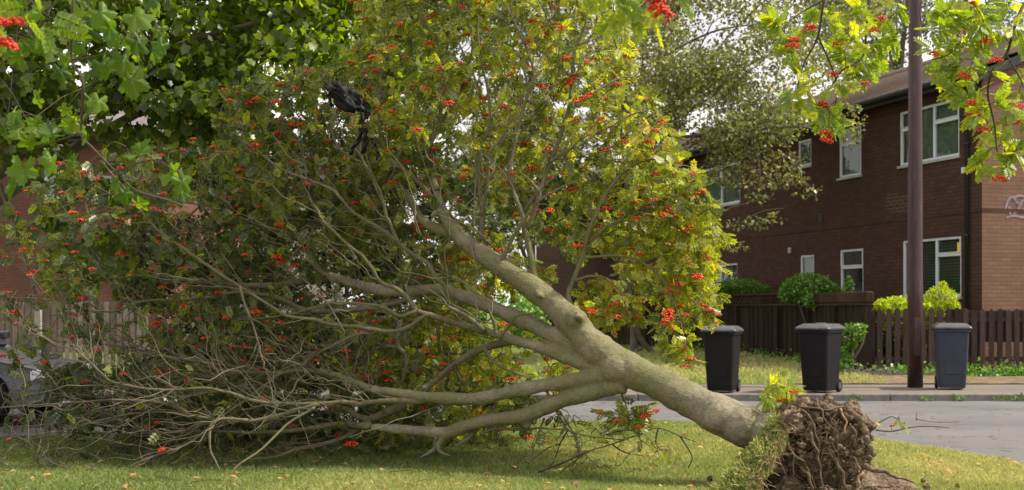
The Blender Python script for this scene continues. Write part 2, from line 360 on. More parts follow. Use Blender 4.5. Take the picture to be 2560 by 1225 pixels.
grid_sheet('ground', M['lawn'], -400, 400, 8, lambda x: -60, lambda x: 700, 8, lambda x, y: -.06)
grid_sheet('road', M['asphalt'], -60, 60, 60, lambda x: 2, lambda x: 18.0, 30, lambda x, y: 0)
grid_sheet('grass_verge', M['turf'], -9, 9, 240, lambda x: -4, lambda x: edge_y(x), 170, vz, .8)
k_ = MB()
for i in range(-22, 34): k_.box(i*.915+.006, (i+1)*.915-.006, 18.0, 18.13, -.05, .10)
tag(k_.build('kerb', M['kerb'], bevel=.015), kind='structure')
grid_sheet('pavement', M['pave'], -60, 60, 60, lambda x: 18.128, lambda x: 20.35, 4, lambda x, y: .096)
def lawn_z(y): return .10+.011*max(0, y-20.3)*(1 if y < 60 else 1) if y < 60 else .10+.011*39.7
def lz(x, y):
    z = lawn_z(y)
    if y > 20.9: z += .05*mnoise.noise(Vector((x*.4, y*.4, 3)))*min(1, (y-20.9))
    return z
grid_sheet('lawn', M['lawn'], -60, 60, 120, lambda x: 20.30, lambda x: 160, 60, lz, 2.2)
# bare earth strip at the foot of the fences
grid_sheet('bare_earth', M['dirt'], 4.3, 20, 60, lambda x: 20.34, lambda x: 23.6 if x > 6.3 else 21.3+.3*math.sin(x*3), 14, lambda x, y: lz(x, y)+.012+.012*mnoise.noise(Vector((x*3, y*3, 1))))

# grass blades on the near verge
def blades(N, sampler, hmin, hmax, wd, zf, name, m, label):
    P = sampler(N); n = len(P)
    z = np.array([zf(x, y) for x, y in P]); h = RNG.uniform(hmin, hmax, n)
    nzv = np.array([mnoise.noise(Vector((x*.55+5, y*.55, 0))) + .5*mnoise.noise(Vector((x*2.2, y*2.2, 4))) for x, y in P])
    h = h*(1+.35*nzv)
    a = RNG.uniform(0, 2*np.pi, n); la = RNG.uniform(0, 2*np.pi, n); ln = RNG.uniform(.1, .9, n)*h
    dx = np.cos(a)*wd/2; dy = np.sin(a)*wd/2
    V = np.zeros((n, 4, 3)); V[:, 0] = np.c_[P[:,0]-dx, P[:,1]-dy, z-.01]; V[:, 1] = np.c_[P[:,0]+dx, P[:,1]+dy, z-.01]
    V[:, 2] = np.c_[P[:,0]+dx*.7+np.cos(la)*ln*.35, P[:,1]+dy*.7+np.sin(la)*ln*.35, z+h*.6]
    V[:, 3] = np.c_[P[:,0]+np.cos(la)*ln, P[:,1]+np.sin(la)*ln, z+h*.95]
    Fc = (np.array([[0, 1, 2, 3]])[None]+(np.arange(n)*4)[:, None, None]).reshape(-1, 4)
    t = np.clip(.42+.30*nzv+RNG.normal(0, .09, n)+.05*(P[:,0]+1), 0, 1)  # tint rises with x: shaded left and sunny right put into blade colour
    o = np_mesh(name, V.reshape(-1, 3), Fc, m, tint=np.repeat(t, 4)); tag(o, label, 'grass', kind='stuff'); return o
def verge_sample(N):
    y = RNG.uniform(7.9, 14.7, N*2); x = RNG.uniform(-1, 1, N*2)*.47*y
    e = np.array([edge_y(q) for q in x]); k = (y < e-.02); P = np.c_[x, y][k][:N]; return P
blades(230000, verge_sample, .02, .045, .006, vz, 'verge_grass', M['grass'], 'short sunlit yellow-green grass on the near verge under the fallen tree')
def edge_sample(N):
    x = RNG.uniform(-6.5, 5.5, N); y = np.array([edge_y(q) for q in x])+RNG.normal(-.03, .05, N); return np.c_[x, y]
blades(9000, edge_sample, .04, .10, .008, lambda x, y: 0.0, 'edge_grass', M['grass'], 'ragged longer grass along the edge where verge meets road')
def lawn_sample(N):
    y = RNG.uniform(20.4, 33, N); x = y*RNG.uniform(.02, .30, N); k = x < 6.4; return np.c_[x, y][k]
blades(26000, lawn_sample, .04, .10, .018, lz, 'lawn_grass', M['grass'], 'mown grass behind the pavement in front of the dark board fence')
# dropped leaves and berries
n_ = 460; P = verge_sample(n_); P = np.c_[P, [vz(x, y)+.045 for x, y in P]]
V, Fc, T = scatter(*SIMPLE, P, rdir(n_)*np.array([1,1,.15]), rdir(n_, 3), RNG.uniform(.03, .07, n_), RNG.uniform(0, 1, n_))
tag(np_mesh('fallen_leaves', V, Fc, M['dry_leaf'], tint=T), 'scattered brown and orange dead leaves lying in the grass', 'leaves', kind='stuff')
n_ = 220; x = RNG.uniform(2.0, 5.6, n_); y = RNG.uniform(10.5, 17.9, n_); k = y > np.array([edge_y(q) for q in x])+.05; P = np.c_[x, y, np.full(n_, .012)][k]; n_ = len(P)
V, Fc, T = scatter(*SIMPLE, P, rdir(n_)*np.array([1,1,.05]), rdir(n_, 5), RNG.uniform(.02, .045, n_), RNG.uniform(0, .6, n_))
tag(np_mesh('road_litter', V, Fc, M['dry_leaf'], tint=T), 'small red-brown leaf litter scattered on the grey road', 'leaves', kind='stuff')

s = MB()
for i in range(150):
    y = random.uniform(8.4, 13.5); x = random.uniform(-.46, .30)*y
    if y > edge_y(x)-.1: continue
    z = vz(x, y)+.03; a = random.uniform(0, 6.3); L = random.uniform(.05, .28); d = Vector((math.cos(a), math.sin(a), random.uniform(-.02, .12)))*L; p = Vector((x, y, z))
    s.tube([p, p+d*.5+Vector((random.gauss(0, .01), random.gauss(0, .01), .01)), p+d], [.004, .003, .0015], 4)
tag(s.build('snapped_twigs', M['twig_dark']), 'snapped short twigs scattered on the grass below the fallen tree', 'twigs', kind='stuff')

# ------------------------------------------------------------------ the brick house on the right
HC = Vector(((2455-1280)/F*24, 24, 0)); hd = Vector((-.3, 1, 0)).normalized()
house = empty('brick_house', (HC.x, HC.y, .15), math.atan2(hd.y, hd.x), label='long dark brown brick house with white windows behind the fences and bins', cat='house')
def hw(x, y):      # photo point on the front wall -> (distance along wall, height)
    k = (x-1280)/F; t = (HC.x-24*k)/(k+.3); Y = 24+t
    return t*math.hypot(.3, 1), CAMZ-(y-HOR)/F*Y-.15
def wall_holes(name, m, x0, x1, z1, holes, th, parent, z0=0):
    xs = sorted({x0, x1}|{h[0] for h in holes}|{h[1] for h in holes}); zs = sorted({z0, z1}|{h[2] for h in holes}|{h[3] for h in holes})
    b = MB()
    def inh(x, z): return any(h[0] < x < h[1] and h[2] < z < h[3] for h in holes)
    for i in range(len(xs)-1):
        for j in range(len(zs)-1):
            if not inh((xs[i]+xs[i+1])/2, (zs[j]+zs[j+1])/2):
                b.quadmesh([(xs[i],0,zs[j]),(xs[i+1],0,zs[j]),(xs[i+1],0,zs[j+1]),(xs[i],0,zs[j+1])], [(0,1,2,3)])
    for a, c, d, e in holes:
        b.quadmesh([(a,0,d),(a,-th,d),(a,-th,e),(a,0,e)], [(0,1,2,3)]); b.quadmesh([(c,0,d),(c,-th,d),(c,-th,e),(c,0,e)], [(0,1,2,3)])
        b.quadmesh([(a,0,e),(c,0,e),(c,-th,e),(a,-th,e)], [(0,1,2,3)]); b.quadmesh([(a,0,d),(c,0,d),(c,-th,d),(a,-th,d)], [(0,1,2,3)])
    me = bpy.data.meshes.new(name); me.from_pydata(b.v, [], b.f); o = bpy.data.objects.new(name, me); C.objects.link(o); me.materials.append(m); o.parent = parent
    return o
def window(parent, a, c, d, e, mull=(), trans=(), cur='curtain', sill=True, fw=.055, y=-.05):
    # a..c along the wall, d..e height; mull: fractions; trans: (m0, m1, zfrac)
    f = MB(); y0, y1 = y-.035, y+.03
    f.box(a, a+fw, y0, y1, d, e); f.box(c-fw, c, y0, y1, d, e); f.box(a+fw, c-fw, y0, y1-.002, d, d+fw); f.box(a+fw, c-fw, y0, y1-.002, e-fw, e)
    for q in mull:
        x = a+(c-a)*q; f.box(x-fw*.55, x+fw*.55, y0, y1-.001, d+fw, e-fw)
    for m0, m1, zq in trans:
        xa, xb = a+(c-a)*m0+fw*.55, a+(c-a)*m1-fw*.55; z = d+(e-d)*zq
        f.box(xa, xb, y0, y1+.004, z-fw*.6, z+fw*.6)
        f.box(xa-.01, xb+.01, y1-.004, y1+.018, z+fw*.6, z+fw*.95); f.box(xa-.01, xa+.03, y1-.004, y1+.018, z+fw*.95, e-fw*.5); f.box(xb-.03, xb+.01, y1-.004, y1+.018, z+fw*.95, e-fw*.5)
    fo = f.build('window', M['upvc'], parent, bevel=.006)
    p = MB(); p.box(a+fw*.8, c-fw*.8, y-.012, y-.004, d+fw*.8, e-fw*.8); p.build('pane', M['glass'], fo)
    r = MB(); r.box(a-.05, c+.05, y-1.0, y-.5, d-.05, e+.05); r.build('interior', M['interior'], fo)
    if cur:
        b = MB(); n = 44
        if cur == 'blind':
            k = int((e-d)/.06)
            for i in range(k): b.box(a+.06, c-.06, y-.085, y-.045, d+.05+i*.06, d+.05+i*.06+.045)
            b.build('blind', M['blind'], fo)
        else:
            vs = []; fs = []
            for i in range(n+1):
                x = a+.05+(c-a-.1)*i/n; yy = y-.055+.010*math.sin(i*1.1)+.004*math.sin(i*.7)
                vs += [(x, yy, d+.04), (x, yy, e-.04)]
            for i in range(n): fs.append((2*i, 2*i+2, 2*i+3, 2*i+1))
            b.quadmesh(vs, fs); b.build('curtain', M[cur], fo)
    if sill:
        s = MB(); s.box(a-.04, c+.04, -.03, .045, d-.055, d); s.build('sill', M['sill'], fo, bevel=.006)
    return fo
wins = []
def addwin(xl, xr, yt, yb, **k):     # photo left, right, top and bottom (both at the right edge)
    c_, e = hw(xl, yt)[0], hw(xr, yt)[1]; a_, d = hw(xr, yb)[0], hw(xr, yb)[1]; wins.append((a_, c_, d, e, k))
addwin(2249, 2398, 243, 388, mull=(.42, .80), trans=((0, .42, .66), (.80, 1, .66)), cur='curtain')
addwin(2097, 2153, 312, 436, trans=((0, 1, .68),), cur='curtain')
addwin(1995, 2028, 345, 412, cur='curtain')
addwin(1757, 1850, 402, 505, mull=(.5,), trans=((.5, 1, .68),), cur='curtain')
addwin(1640, 1690, 440, 530, mull=(.5,), cur='curtain')
addwin(2256, 2403, 589, 741, mull=(.42, .80), trans=((0, .42, .70),), cur='blind')
addwin(2100, 2158, 620, 756, trans=((0, 1, .66),), cur=None)
addwin(2000, 2035, 636, 706, cur='curtain')
addwin(1775, 1843, 657, 716, mull=(.62,), cur='curtain')
addwin(1600, 1690, 660, 740, mull=(.4,), cur=None)
EH = CAMZ+589*24/F-.15
wl = hw(1340, 500)[0]
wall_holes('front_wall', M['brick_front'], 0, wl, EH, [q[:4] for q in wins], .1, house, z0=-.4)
for a_, c_, d, e, k in wins: window(house, a_, c_, d, e, **k)
HWD = 4.3; TP = .40
g = MB(); RZ = EH+HWD*TP
g.quadmesh([(0,0,-.4),(0,-2*HWD,-.4),(0,-2*HWD,EH),(0,-HWD,RZ),(0,0,EH)], [(0,1,2,3,4)])
g.quadmesh([(wl,0,-.4),(wl,-2*HWD,-.4),(wl,-2*HWD,EH),(wl,-HWD,RZ),(wl,0,EH)], [(0,1,2,3,4)]); g.quadmesh([(0,-2*HWD,-.4),(wl,-2*HWD,-.4),(wl,-2*HWD,EH),(0,-2*HWD,EH)], [(0,1,2,3)])
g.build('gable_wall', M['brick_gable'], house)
# string courses 2 mm proud
zc = hw(2455, 524)[1]; s = MB(); s.box(.02, wl, .0, .012, zc-.03, zc+.03); s.box(-.012, 0, -2*HWD, .012, zc-.03, zc+.03); s.build('string_course', M['brick_front'], house)
# roof: corrugated pantiles
def roof_mesh(y0, y1, z0, z1, xa, xb):
    V = []; Fc = []; nx = int((xb-xa)/.045); ny = 16
    for i in range(nx+1):
        x = xa+(xb-xa)*i/nx
        for j in range(ny+1):
            for e_ in (0, 1):
                t = (j+e_*.999)/(ny+1)
                z = z0+(z1-z0)*t+.035*abs(math.sin(x*math.pi/.3))+(.03 if e_ == 0 else .0)
                V.append((x, y0+(y1-y0)*t, z))
    w_ = 2*(ny+1)
    for i in range(nx):
        for j in range(w_-1): q = i*w_+j; Fc.append((q, q+w_, q+w_+1, q+1))
    return V, Fc
V, Fc = roof_mesh(.35, -HWD, EH-.35*TP+.10, RZ+.10, -.12, wl)
V2, F2 = roof_mesh(-2*HWD-.3, -HWD, EH-.1, RZ+.10, -.12, wl)
roof = np_mesh('roof', V+V2, Fc+[tuple(i+len(V) for i in f) for f in F2], M['tile'], house)
s = MB(); s.tube([(-.1,-HWD,RZ+.14),(wl,-HWD,RZ+.14)], .12, 10); s.build('ridge_tiles', M['tile'], roof)
s = MB()      # soffit, fascia and gutter
s.box(-.1, wl, .0, .32, EH-.16, EH-.12); s.box(-.1, wl, .32, .345, EH-.2, EH-.02); s.build('fascia', M['gutter'], roof)
s = MB(); s.tube([(-.12,.40,EH-.06),(wl,.40,EH-.06)], .065, 8); s.build('gutter', M['gutter'], roof)
s = MB()
for sg in (0, 1):
    ya, yb = (.33, -HWD) if sg == 0 else (-2*HWD-.3, -HWD)
    za = EH-.33*TP+.02 if sg == 0 else EH-.2
    s.quadmesh([(-.10,ya,za-.14),(-.10,yb,RZ-.12),(-.10,yb,RZ+.06),(-.10,ya,za+.04),(-.06,ya,za-.14),(-.06,yb,RZ-.12),(-.06,yb,RZ+.06),(-.06,ya,za+.04)], [(0,1,2,3),(7,6,5,4),(0,4,5,1),(3,2,6,7),(0,3,7,4)])
s.build('bargeboard', M['gutter'], roof)
s = MB(); s.box(-.13, -.02, -.02, .30, EH-.02, EH+.09); s.build('eave_end_box', M['upvc'], roof, bevel=.02)
dp = hw(2424, 500)[0]; s = MB(); s.tube([(dp,.40,EH-.1),(dp,.36,EH-.2),(dp,.07,EH-.45),(dp,.07,0)], .038, 10)
for z in (1, 2.6, 4.4): s.tube([(dp,.07,z),(dp,.07,z+.05)], .052, 10)
s.build('downpipe', M['gutter'], house, smooth=True)
x_, z_ = hw(2417, 426); s = MB(); s.box(x_-.06, x_+.06, .0, .09, z_-.06, z_+.06); s.build('alarm_box', M['upvc'], house, bevel=.01)
x_, z_ = hw(2052, 545); s = MB()
for i in range(4): s.box(x_-.09, x_+.09, 0, .02, z_-.09+i*.045, z_-.06+i*.045)
s.box(x_-.1, x_+.1, 0, .012, z_-.1, z_+.1); s.build('vent', M['gutter'], house)
x_, z_ = hw(1975, 626); s = MB(); s.box(x_-.07, x_+.07, 0, .03, z_-.07, z_+.07); s.build('vent', M['sill'], house, bevel=.01)
x_, z_ = hw(2393, 618); s = MB(); s.box(x_-.035, x_+.05, -.04, -.036, z_-.10, z_+.10); s.build('window_sticker', M['yellow'], house)
# faded scrawl of graffiti on the gable
s = MB(); gx = -.012
def gp(x, y):
    k = (x-1280)/F; Y = (HC.x-k*24)/(k-3.3333) ; t = Y   # gable runs (3.333,1)*t from the corner
    return (-.016, -t*math.hypot(3.3333, 1), CAMZ-(y-HOR)/F*(24+t)-.15)
for st in ([(2513,522),(2520,500),(2530,492),(2538,500),(2532,512),(2520,520)], [(2524,536),(2530,514),(2540,505),(2548,512),(2542,528),(2532,532)], [(2546,530),(2552,508),(2560,500),(2569,506),(2566,520),(2554,526)], [(2516,545),(2534,540),(2556,544),(2580,538)], [(2536,494),(2548,490),(2566,492),(2582,488)], [(2576,528),(2580,505),(2590,500),(2596,510),(2588,524)]):
    pts = [gp(*q) for q in smooth_path(st, 5)]; s.tube(pts, .028, 5)
for i in range(len(s.v)): s.v[i] = (-.004 if s.v[i][0] > -.016 else -.008, s.v[i][1], s.v[i][2])
s.build('graffiti', M['graffiti'], house)

# ------------------------------------------------------------------ left houses
lh = empty('terraced_house', (0, 31, .3), 0, label='red-brown brick house with grey roof seen through leaves at the far left', cat='house')
def lw(x, y, Y=31): return (x-1280)/F*Y, CAMZ-(y-HOR)/F*Y-.3
xa, zt = lw(-700, 338); xb, _ = lw(395, 338)
def flip_holes(hs): return hs
hol = []
for x0, x1, y0, y1 in ((112, 190, 362, 500), (240, 335, 440, 505), (-240, -120, 380, 500), (-220, -60, 600, 720)):
    a, d = lw(x0, y1); c, e = lw(x1, y0); hol.append((a, c, d, e))
lwall = wall_holes('front_wall', M['brick_left'], xa, xb, zt, hol, .1, lh, z0=-.6)
lwall.rotation_euler = (0, 0, 0); lwall.scale = (1, 1, 1)
for i, (a, c, d, e) in enumerate(hol):
    # window builder faces +Y; mirror about the wall by a half turn
    q = empty('window_turn', (0, 0, 0)); bpy.data.objects.remove(q)
    wo = window(lh, -c, -a, d, e, mull=(.5,), trans=((.5, 1, .7),), cur='curtain_white', y=-.05); wo.rotation_euler = (0, 0, math.pi)
g = MB(); g.quadmesh([(xb,0,-.6),(xb,9,-.6),(xb,9,zt),(xb,4.5,zt+1.7),(xb,0,zt)], [(0,1,2,3,4)]); g.build('gable_wall', M['brick_left'], lh)
V, Fc = roof_mesh(-.4, 4.5, zt-.05, zt+1.75, xa, xb+.15); M['tile_grey'] = plain('tile_grey', (.22,.19,.20), .9, .15, .3, 5)
lr = np_mesh('roof', V, Fc, M['tile_grey'], lh)
s = MB(); s.box(xa, xb+.15, -.36, -.33, zt-.2, zt-.02); s.tube([(xa,-.42,zt-.06),(xb+.1,-.42,zt-.06)], .06, 8); s.build('gutter', M['gutter'], lr)
ph = empty('rendered_house', (0, 42, .3), 0, label='pale rendered house glimpsed between branches right of the red-brown house', cat='house')
xa2, zt2 = lw(395, 455, 42); xb2, _ = lw(860, 455, 42); hol = []
for x0, x1, y0, y1 in ((430, 500, 500, 570), (560, 640, 500, 570), (600, 700, 640, 700)):
    a, d = lw(x0, y1, 42); c, e = lw(x1, y0, 42); hol.append((a, c, d, e))
wall_holes('front_wall', M['render_pale'], xa2, xb2, zt2, hol, .1, ph, z0=-.6)
for a, c, d, e in hol: wo = window(ph, -c, -a, d, e, mull=(.5,), cur=None); wo.rotation_euler = (0, 0, math.pi)
V, Fc = roof_mesh(-.4, 4.5, zt2-.05, zt2+1.9, xa2-.2, xb2+.2); np_mesh('roof', V, Fc, M['tile_grey'], ph)

# ------------------------------------------------------------------ fences
def board_fence(name, pts, h, label, m, mt, board=.125, z0f=None, rail=True):
    root = empty(name, (pts[0][0], pts[0][1], 0), label=label, cat='fence'); ox, oy = pts[0][:2]
    b = MB(); tr = MB(); cap = MB(); posts = []
    for (x0, y0), (x1, y1) in zip(pts[:-1], pts[1:]):
        L = math.hypot(x1-x0, y1-y0); n = max(1, int(L/board)); ux, uy = (x1-x0)/L, (y1-y0)/L; nx, ny = -uy, ux
        if nx > 0 : nx, ny = -nx, -ny          # front faces left, towards the lawn
        for i in range(n):
            t = (i+.5)*L/n; px, py = x0+ux*t-ox, y0+uy*t-oy; zb = lz(px+ox, py+oy)
            off = .012*(i % 2)+random.uniform(-.002, .002); hh = h+random.uniform(-.008, .006)
            hw_ = board*.5*(1.08 if i % 2 == 0 else .45)
            c = [(px-ux*hw_+nx*off, py-uy*hw_+ny*off), (px+ux*hw_+nx*off, py+uy*hw_+ny*off), (px+ux*hw_+nx*(off+.018), py+uy*hw_+ny*(off+.018)), (px-ux*hw_+nx*(off+.018), py-uy*hw_+ny*(off+.018))]
            b.quadmesh([(q[0], q[1], zb-.02) for q in c]+[(q[0], q[1], hh) for q in c], [(0,1,2,3),(4,5,6,7),(0,1,5,4),(1,2,6,5),(2,3,7,6),(3,0,4,7)])
    return root, b, ux
DF = [(6.60, 22.85), (6.42, 27.5), (5.75, 30.4), (4.85, 33.3), (3.2, 36.5), (1.2, 39.0)]
df, b, _ = board_fence('board_fence', DF, 1.40, 'tall dark close-board garden fence with lattice top behind the two black bins', M['fence_dark'], M['fence_trim'])
b.build('board_panel', M['fence_dark'], df)
ox, oy = DF[0]; lat = MB(); caps = MB(); band = MB(); arc = 0
def fence_pt(d):
    for (x0, y0), (x1, y1) in zip(DF[:-1], DF[1:]):
        L = math.hypot(x1-x0, y1-y0)
        if d <= L: return x0+(x1-x0)*d/L-ox, y0+(y1-y0)*d/L-oy, (x1-x0)/L, (y1-y0)/L
        d -= L
    return x1-ox, y1-oy, (x1-x0)/L, (y1-y0)/L
TOT = sum(math.hypot(b_[0]-a_[0], b_[1]-a_[1]) for a_, b_ in zip(DF[:-1], DF[1:]))
def seg_box(mb, d0, d1, z0, z1, w0=-.04, w1=.06, sh=0):
    x0, y0, ux, uy = fence_pt(d0); x1, y1, _, _ = fence_pt(d1); nx, ny = -abs(uy), ux*0+abs(ux)*-1*0
    nx, ny = -uy, ux
    if nx > 0: nx, ny = -nx, -ny
    V = []
    for z in (z0, z1):
        s_ = sh if z == z1 else 0
        xs0, ys0 = x0+ux*s_, y0+uy*s_; xs1, ys1 = x1+ux*s_, y1+uy*s_
        V += [(xs0+nx*w0, ys0+ny*w0, z), (xs1+nx*w0, ys1+ny*w0, z), (xs1+nx*w1, ys1+ny*w1, z), (xs0+nx*w1, ys0+ny*w1, z)]
    mb.quadmesh(V, [(0,3,2,1),(4,5,6,7),(0,1,5,4),(1,2,6,5),(2,3,7,6),(3,0,4,7)])
d = 0
while d < TOT-.9:
    seg_box(caps, d, d+.9, 1.402, 1.445); d += .9
d = 5.2
while d < TOT-.9:
    seg_box(caps, d, d+.9, 1.66, 1.70, -.03, .05); d += .9
d = 5.2
while d < TOT-.5:
    seg_box(lat, d, d+.05, 1.447, 1.658, -.012, .006, .20); seg_box(lat, d+.2, d+.25, 1.447, 1.658, .010, .028, -.20); d += .16
d = -.02
while d < 5.1:
    seg_box(band, d, d+.6, 1.447, 1.66, -.07, .09); d += .598
caps.build('cap_rail', M['fence_trim'], df); lat.build('lattice', M['fence_trim'], df); band.build('top_board', M['fence_trim'], df, bevel=.03)
for q in (0, 1.9, 3.8, 5.7, 8.0, 10.4, 12.8, 15.2):
    p = MB(); seg_box(p, q, q+.09, .05, 1.39, .022, .10); p.build('post', M['fence_dark'], df)
# maroon picket fence on the right
PF = empty('picket_fence', (6.75, 22.9, .12), R(0), label='maroon-brown picket fence along the pavement behind the grey bin', cat='fence')
b = MB(); x = .0; i = 0
while x < 6.2:
    h = 1.235+random.uniform(-.015, .015)-.02*(x > 1.6); wd = .098; y = random.uniform(-.004, .004); tl = random.uniform(-.006, .006)
    b.quadmesh([(x,y,0),(x+wd,y,0),(x+wd+tl,y,h-.04),(x+wd*.5+tl,y,h),(x+tl,y,h-.04),(x,y+.02,0),(x+wd,y+.02,0),(x+wd+tl,y+.02,h-.04),(x+wd*.5+tl,y+.02,h),(x+tl,y+.02,h-.04)], [(0,1,2,3,4),(9,8,7,6,5),(0,5,6,1),(1,6,7,2),(2,7,8,3),(3,8,9,4),(4,9,5,0)])
    if x > 1.15: b.box(x+.07, x+.185, .05, .068, .60 if x > 1.7 else 0.02, h-.03)
    x += .158; i += 1
b.build('pales', M['picket'], PF)
for z in (.25, .98):
    s = MB(); s.box(-.05, 6.3, .021, .049, z, z+.08); s.build('rail', M['picket'], PF)
for x in (-.12, 1.62, 3.5, 5.4):
    s = MB(); s.box(x, x+.085, .07, .15, 0, 1.18); s.build('post', M['picket'], PF, bevel=.006)
LF = empty('weathered_fence', (-11.8, 25.6, .16), 0, label='pale weathered picket fence behind the dark car at the far left', cat='fence')
b = MB(); x = 0
while x < 4.2:
    h = 1.32+random.uniform(-.02, .02); b.box(x, x+.095, 0, .02, 0, h); x += .135
b.build('pales', M['picket_old'], LF)
for z in (.3, 1.0):
    s = MB(); s.box(-.05, 4.3, .021, .06, z, z+.08); s.build('rail', M['picket_old'], LF)
s = MB(); s.box(1.98, 2.10, -.10, -.01, 0, 1.15); s.build('post', M['white_wood'], LF, label='white-painted post')

# ------------------------------------------------------------------ lamp post
lp = G(2288, 968, .10); po = empty('lamp_post', lp, label='tall maroon-painted steel post standing at the picket fence between bins', cat='post')
s = MB(); s.lathe([(.120, -.05), (.120, 1.6), (.116, 1.64), (.112, 3.0), (.098, 6.2), (.090, 8.5)], 28); s.build('shaft', M['pole_paint'], po, smooth=True)
s = MB(); s.tube([(0,0,8.4),(0,-.1,8.9),(0,-.7,9.3),(0,-1.2,9.35)], .04, 10); s.build('arm', M['pole_paint'], po, smooth=True)
s = MB(); s.box(-.12,.12,-1.8,-1.2,9.28,9.42); s.build('lantern', M['sill'], po, bevel=.03)
s = MB(); s.box(-.05,.05,-.125,-.112,.5,1.1); s.build('access_door', M['pole_paint'], po, bevel=.004)

# ------------------------------------------------------------------ wheelie bins (front at -X, wheels at +X)
def make_bin(loc, rz, mb_, ml, label, s=1.0):
    r = empty('wheelie_bin', loc, rz, label=label, cat='bin', group='wheelie bins put out on the pavement'); r.scale = (s*.9, s*.92, s)
    def rr(cx, hx, hy, z, rad, n=4):
        pts = []
        for sx, sy, a0 in ((1,1,0),(-1,1,90),(-1,-1,180),(1,-1,270)):
            for k in range(n+1):
                a = R(a0+90*k/n); pts.append((cx+sx*(hx-rad)+rad*math.cos(a), sy*(hy-rad)+rad*math.sin(a), z))
        return pts
    b = MB(); rings = [rr(0,.235,.215,.03,.04), rr(0,.245,.225,.10,.04), rr(-.01,.30,.262,.80,.045), rr(-.012,.305,.266,.92,.045), rr(-.012,.335,.29,.925,.05), rr(-.012,.335,.29,.965,.05)]
    vs = [p for q in rings for p in q]; n = len(rings[0]); fs = [tuple(range(n))[::-1], tuple(range((len(rings)-1)*n, len(rings)*n))]
    for i in range(len(rings)-1):
        for k in range(n): fs.append((i*n+k, i*n+(k+1)%n, (i+1)*n+(k+1)%n, (i+1)*n+k))
    b.quadmesh(vs, fs); body = b.build('body', mb_, r, bevel=.006)
    b = MB(); b.box(-.272,-.235,-.13,.13,.25,.60); b.build('front_panel', mb_, body, bevel=.01)
    for q in (-.18, .18): b = MB(); b.box(.2,.26,q-.02,q+.02,.1,.32); b.build('rib', mb_, body, bevel=.01)
    b = MB(); rings = [rr(-.01,.355,.305,.967,.05), rr(-.01,.362,.312,.995,.05), rr(-.005,.33,.285,1.025,.06), rr(.01,.26,.225,1.062,.06)]
    vs = [p for q in rings for p in q]; fs = [tuple(range(n))[::-1], tuple(range((len(rings)-1)*n, len(rings)*n))]
    for i in range(len(rings)-1):
        for k in range(n): fs.append((i*n+k, i*n+(k+1)%n, (i+1)*n+(k+1)%n, (i+1)*n+k))
    b.quadmesh(vs, fs); lid = b.build('lid', ml, r, bevel=.008)
    b = MB(); b.box(-.21, .2, -.012, .012, 1.058, 1.076); b.box(-.40, -.36, -.12, .12, .975, 1.0); b.build('lid_grip', ml, lid, bevel=.006)
    b = MB(); b.tube([(.325,-.20,.94),(.385,-.20,.965),(.40,-.16,.975),(.40,.16,.975),(.385,.20,.965),(.325,.20,.94)], .015, 8); b.build('handle', ml, r, smooth=True)
    for sy in (-1, 1):
        b = MB(); b.lathe([(.04,-.028),(.095,-.028),(.103,-.015),(.103,.015),(.095,.028),(.04,.028)], 24, (.245, sy*.215, .102), 'y'); wh = b.build('wheel', M['rubber'], r)
        b = MB(); b.lathe([(.055,-.012),(.055,.012)], 16, (.245, sy*.232, .102), 'y'); b.build('hub', ml, wh)
    b = MB(); b.tube([(.245,-.19,.102),(.245,.19,.102)], .012, 8); b.build('axle', M['rubber'], r)
    return r
p = G(1812, 982, .10); make_bin((p.x, p.y+.2, .098), R(67), M['bin_black'], M['bin_lid'], 'black wheelie bin furthest left, nearest the fallen trunk', .93)
p = G(2060, 982, .10); make_bin((p.x, p.y+.2, .098), R(51), M['bin_black'], M['bin_lid'], 'black wheelie bin turned to show a corner, beside the end of the dark fence', .96)
p = G(2392, 975, .10); make_bin((p.x, p.y+.25, .098), R(77), M['bin_grey'], M['bin_lid'], 'blue-grey wheelie bin right of the maroon post, against the picket fence', .96)

# ------------------------------------------------------------------ parked car (nose to the right)
cp = G(-110, 1062, 0); car = empty('parked_car', (-7.25, 14.85, 0), 0, label='dark grey hatchback parked at the far left behind the tangled branches', cat='car')
prof = [(1.98,.30),(2.02,.42),(1.99,.56),(1.88,.66),(1.2,.80),(.92,.86),(.35,1.36),(.1,1.43),(-.6,1.46),(-1.3,1.42),(-1.75,1.10),(-1.95,.98),(-2.0,.55),(-1.95,.28),(-1.55,.22),(1.6,.20)]
b = MB(); ys = [(-.86,.0,0),(-.80,1,0),(.80,1,0),(.86,.0,0)]; n = len(prof); V = []
for yy, f_ in ((-.72, 1), (-.85, .96), (-.85, .96), (.85, .96), (.85, .96), (.72, 1)): pass
def ring(yb, shrink):
    return [(px*(1-shrink*.02), (yb*(1-.22*max(0, (pz-.95)/.5))), pz-(shrink*.03 if pz > .9 else 0)) for px, pz in prof]
rg = [ring(-.80, 1.2), ring(-.87, 0.2), ring(-.60, 0), ring(.60, 0), ring(.87, .2), ring(.80, 1.2)]
rg = [rg[0], ring(-.86, .5), ring(-.70, 0), ring(.70, 0), ring(.86, .5), rg[5]]
V = [p for q in rg for p in q]; fs = [tuple(range(n)), tuple(range(5*n, 6*n))[::-1]]
for i in range(5):
    for k in range(n): fs.append((i*n+k, i*n+(k+1)%n, (i+1)*n+(k+1)%n, (i+1)*n+k))
b.quadmesh(V, fs); cb_ = b.build('body', M['car_paint'], car, bevel=.02)
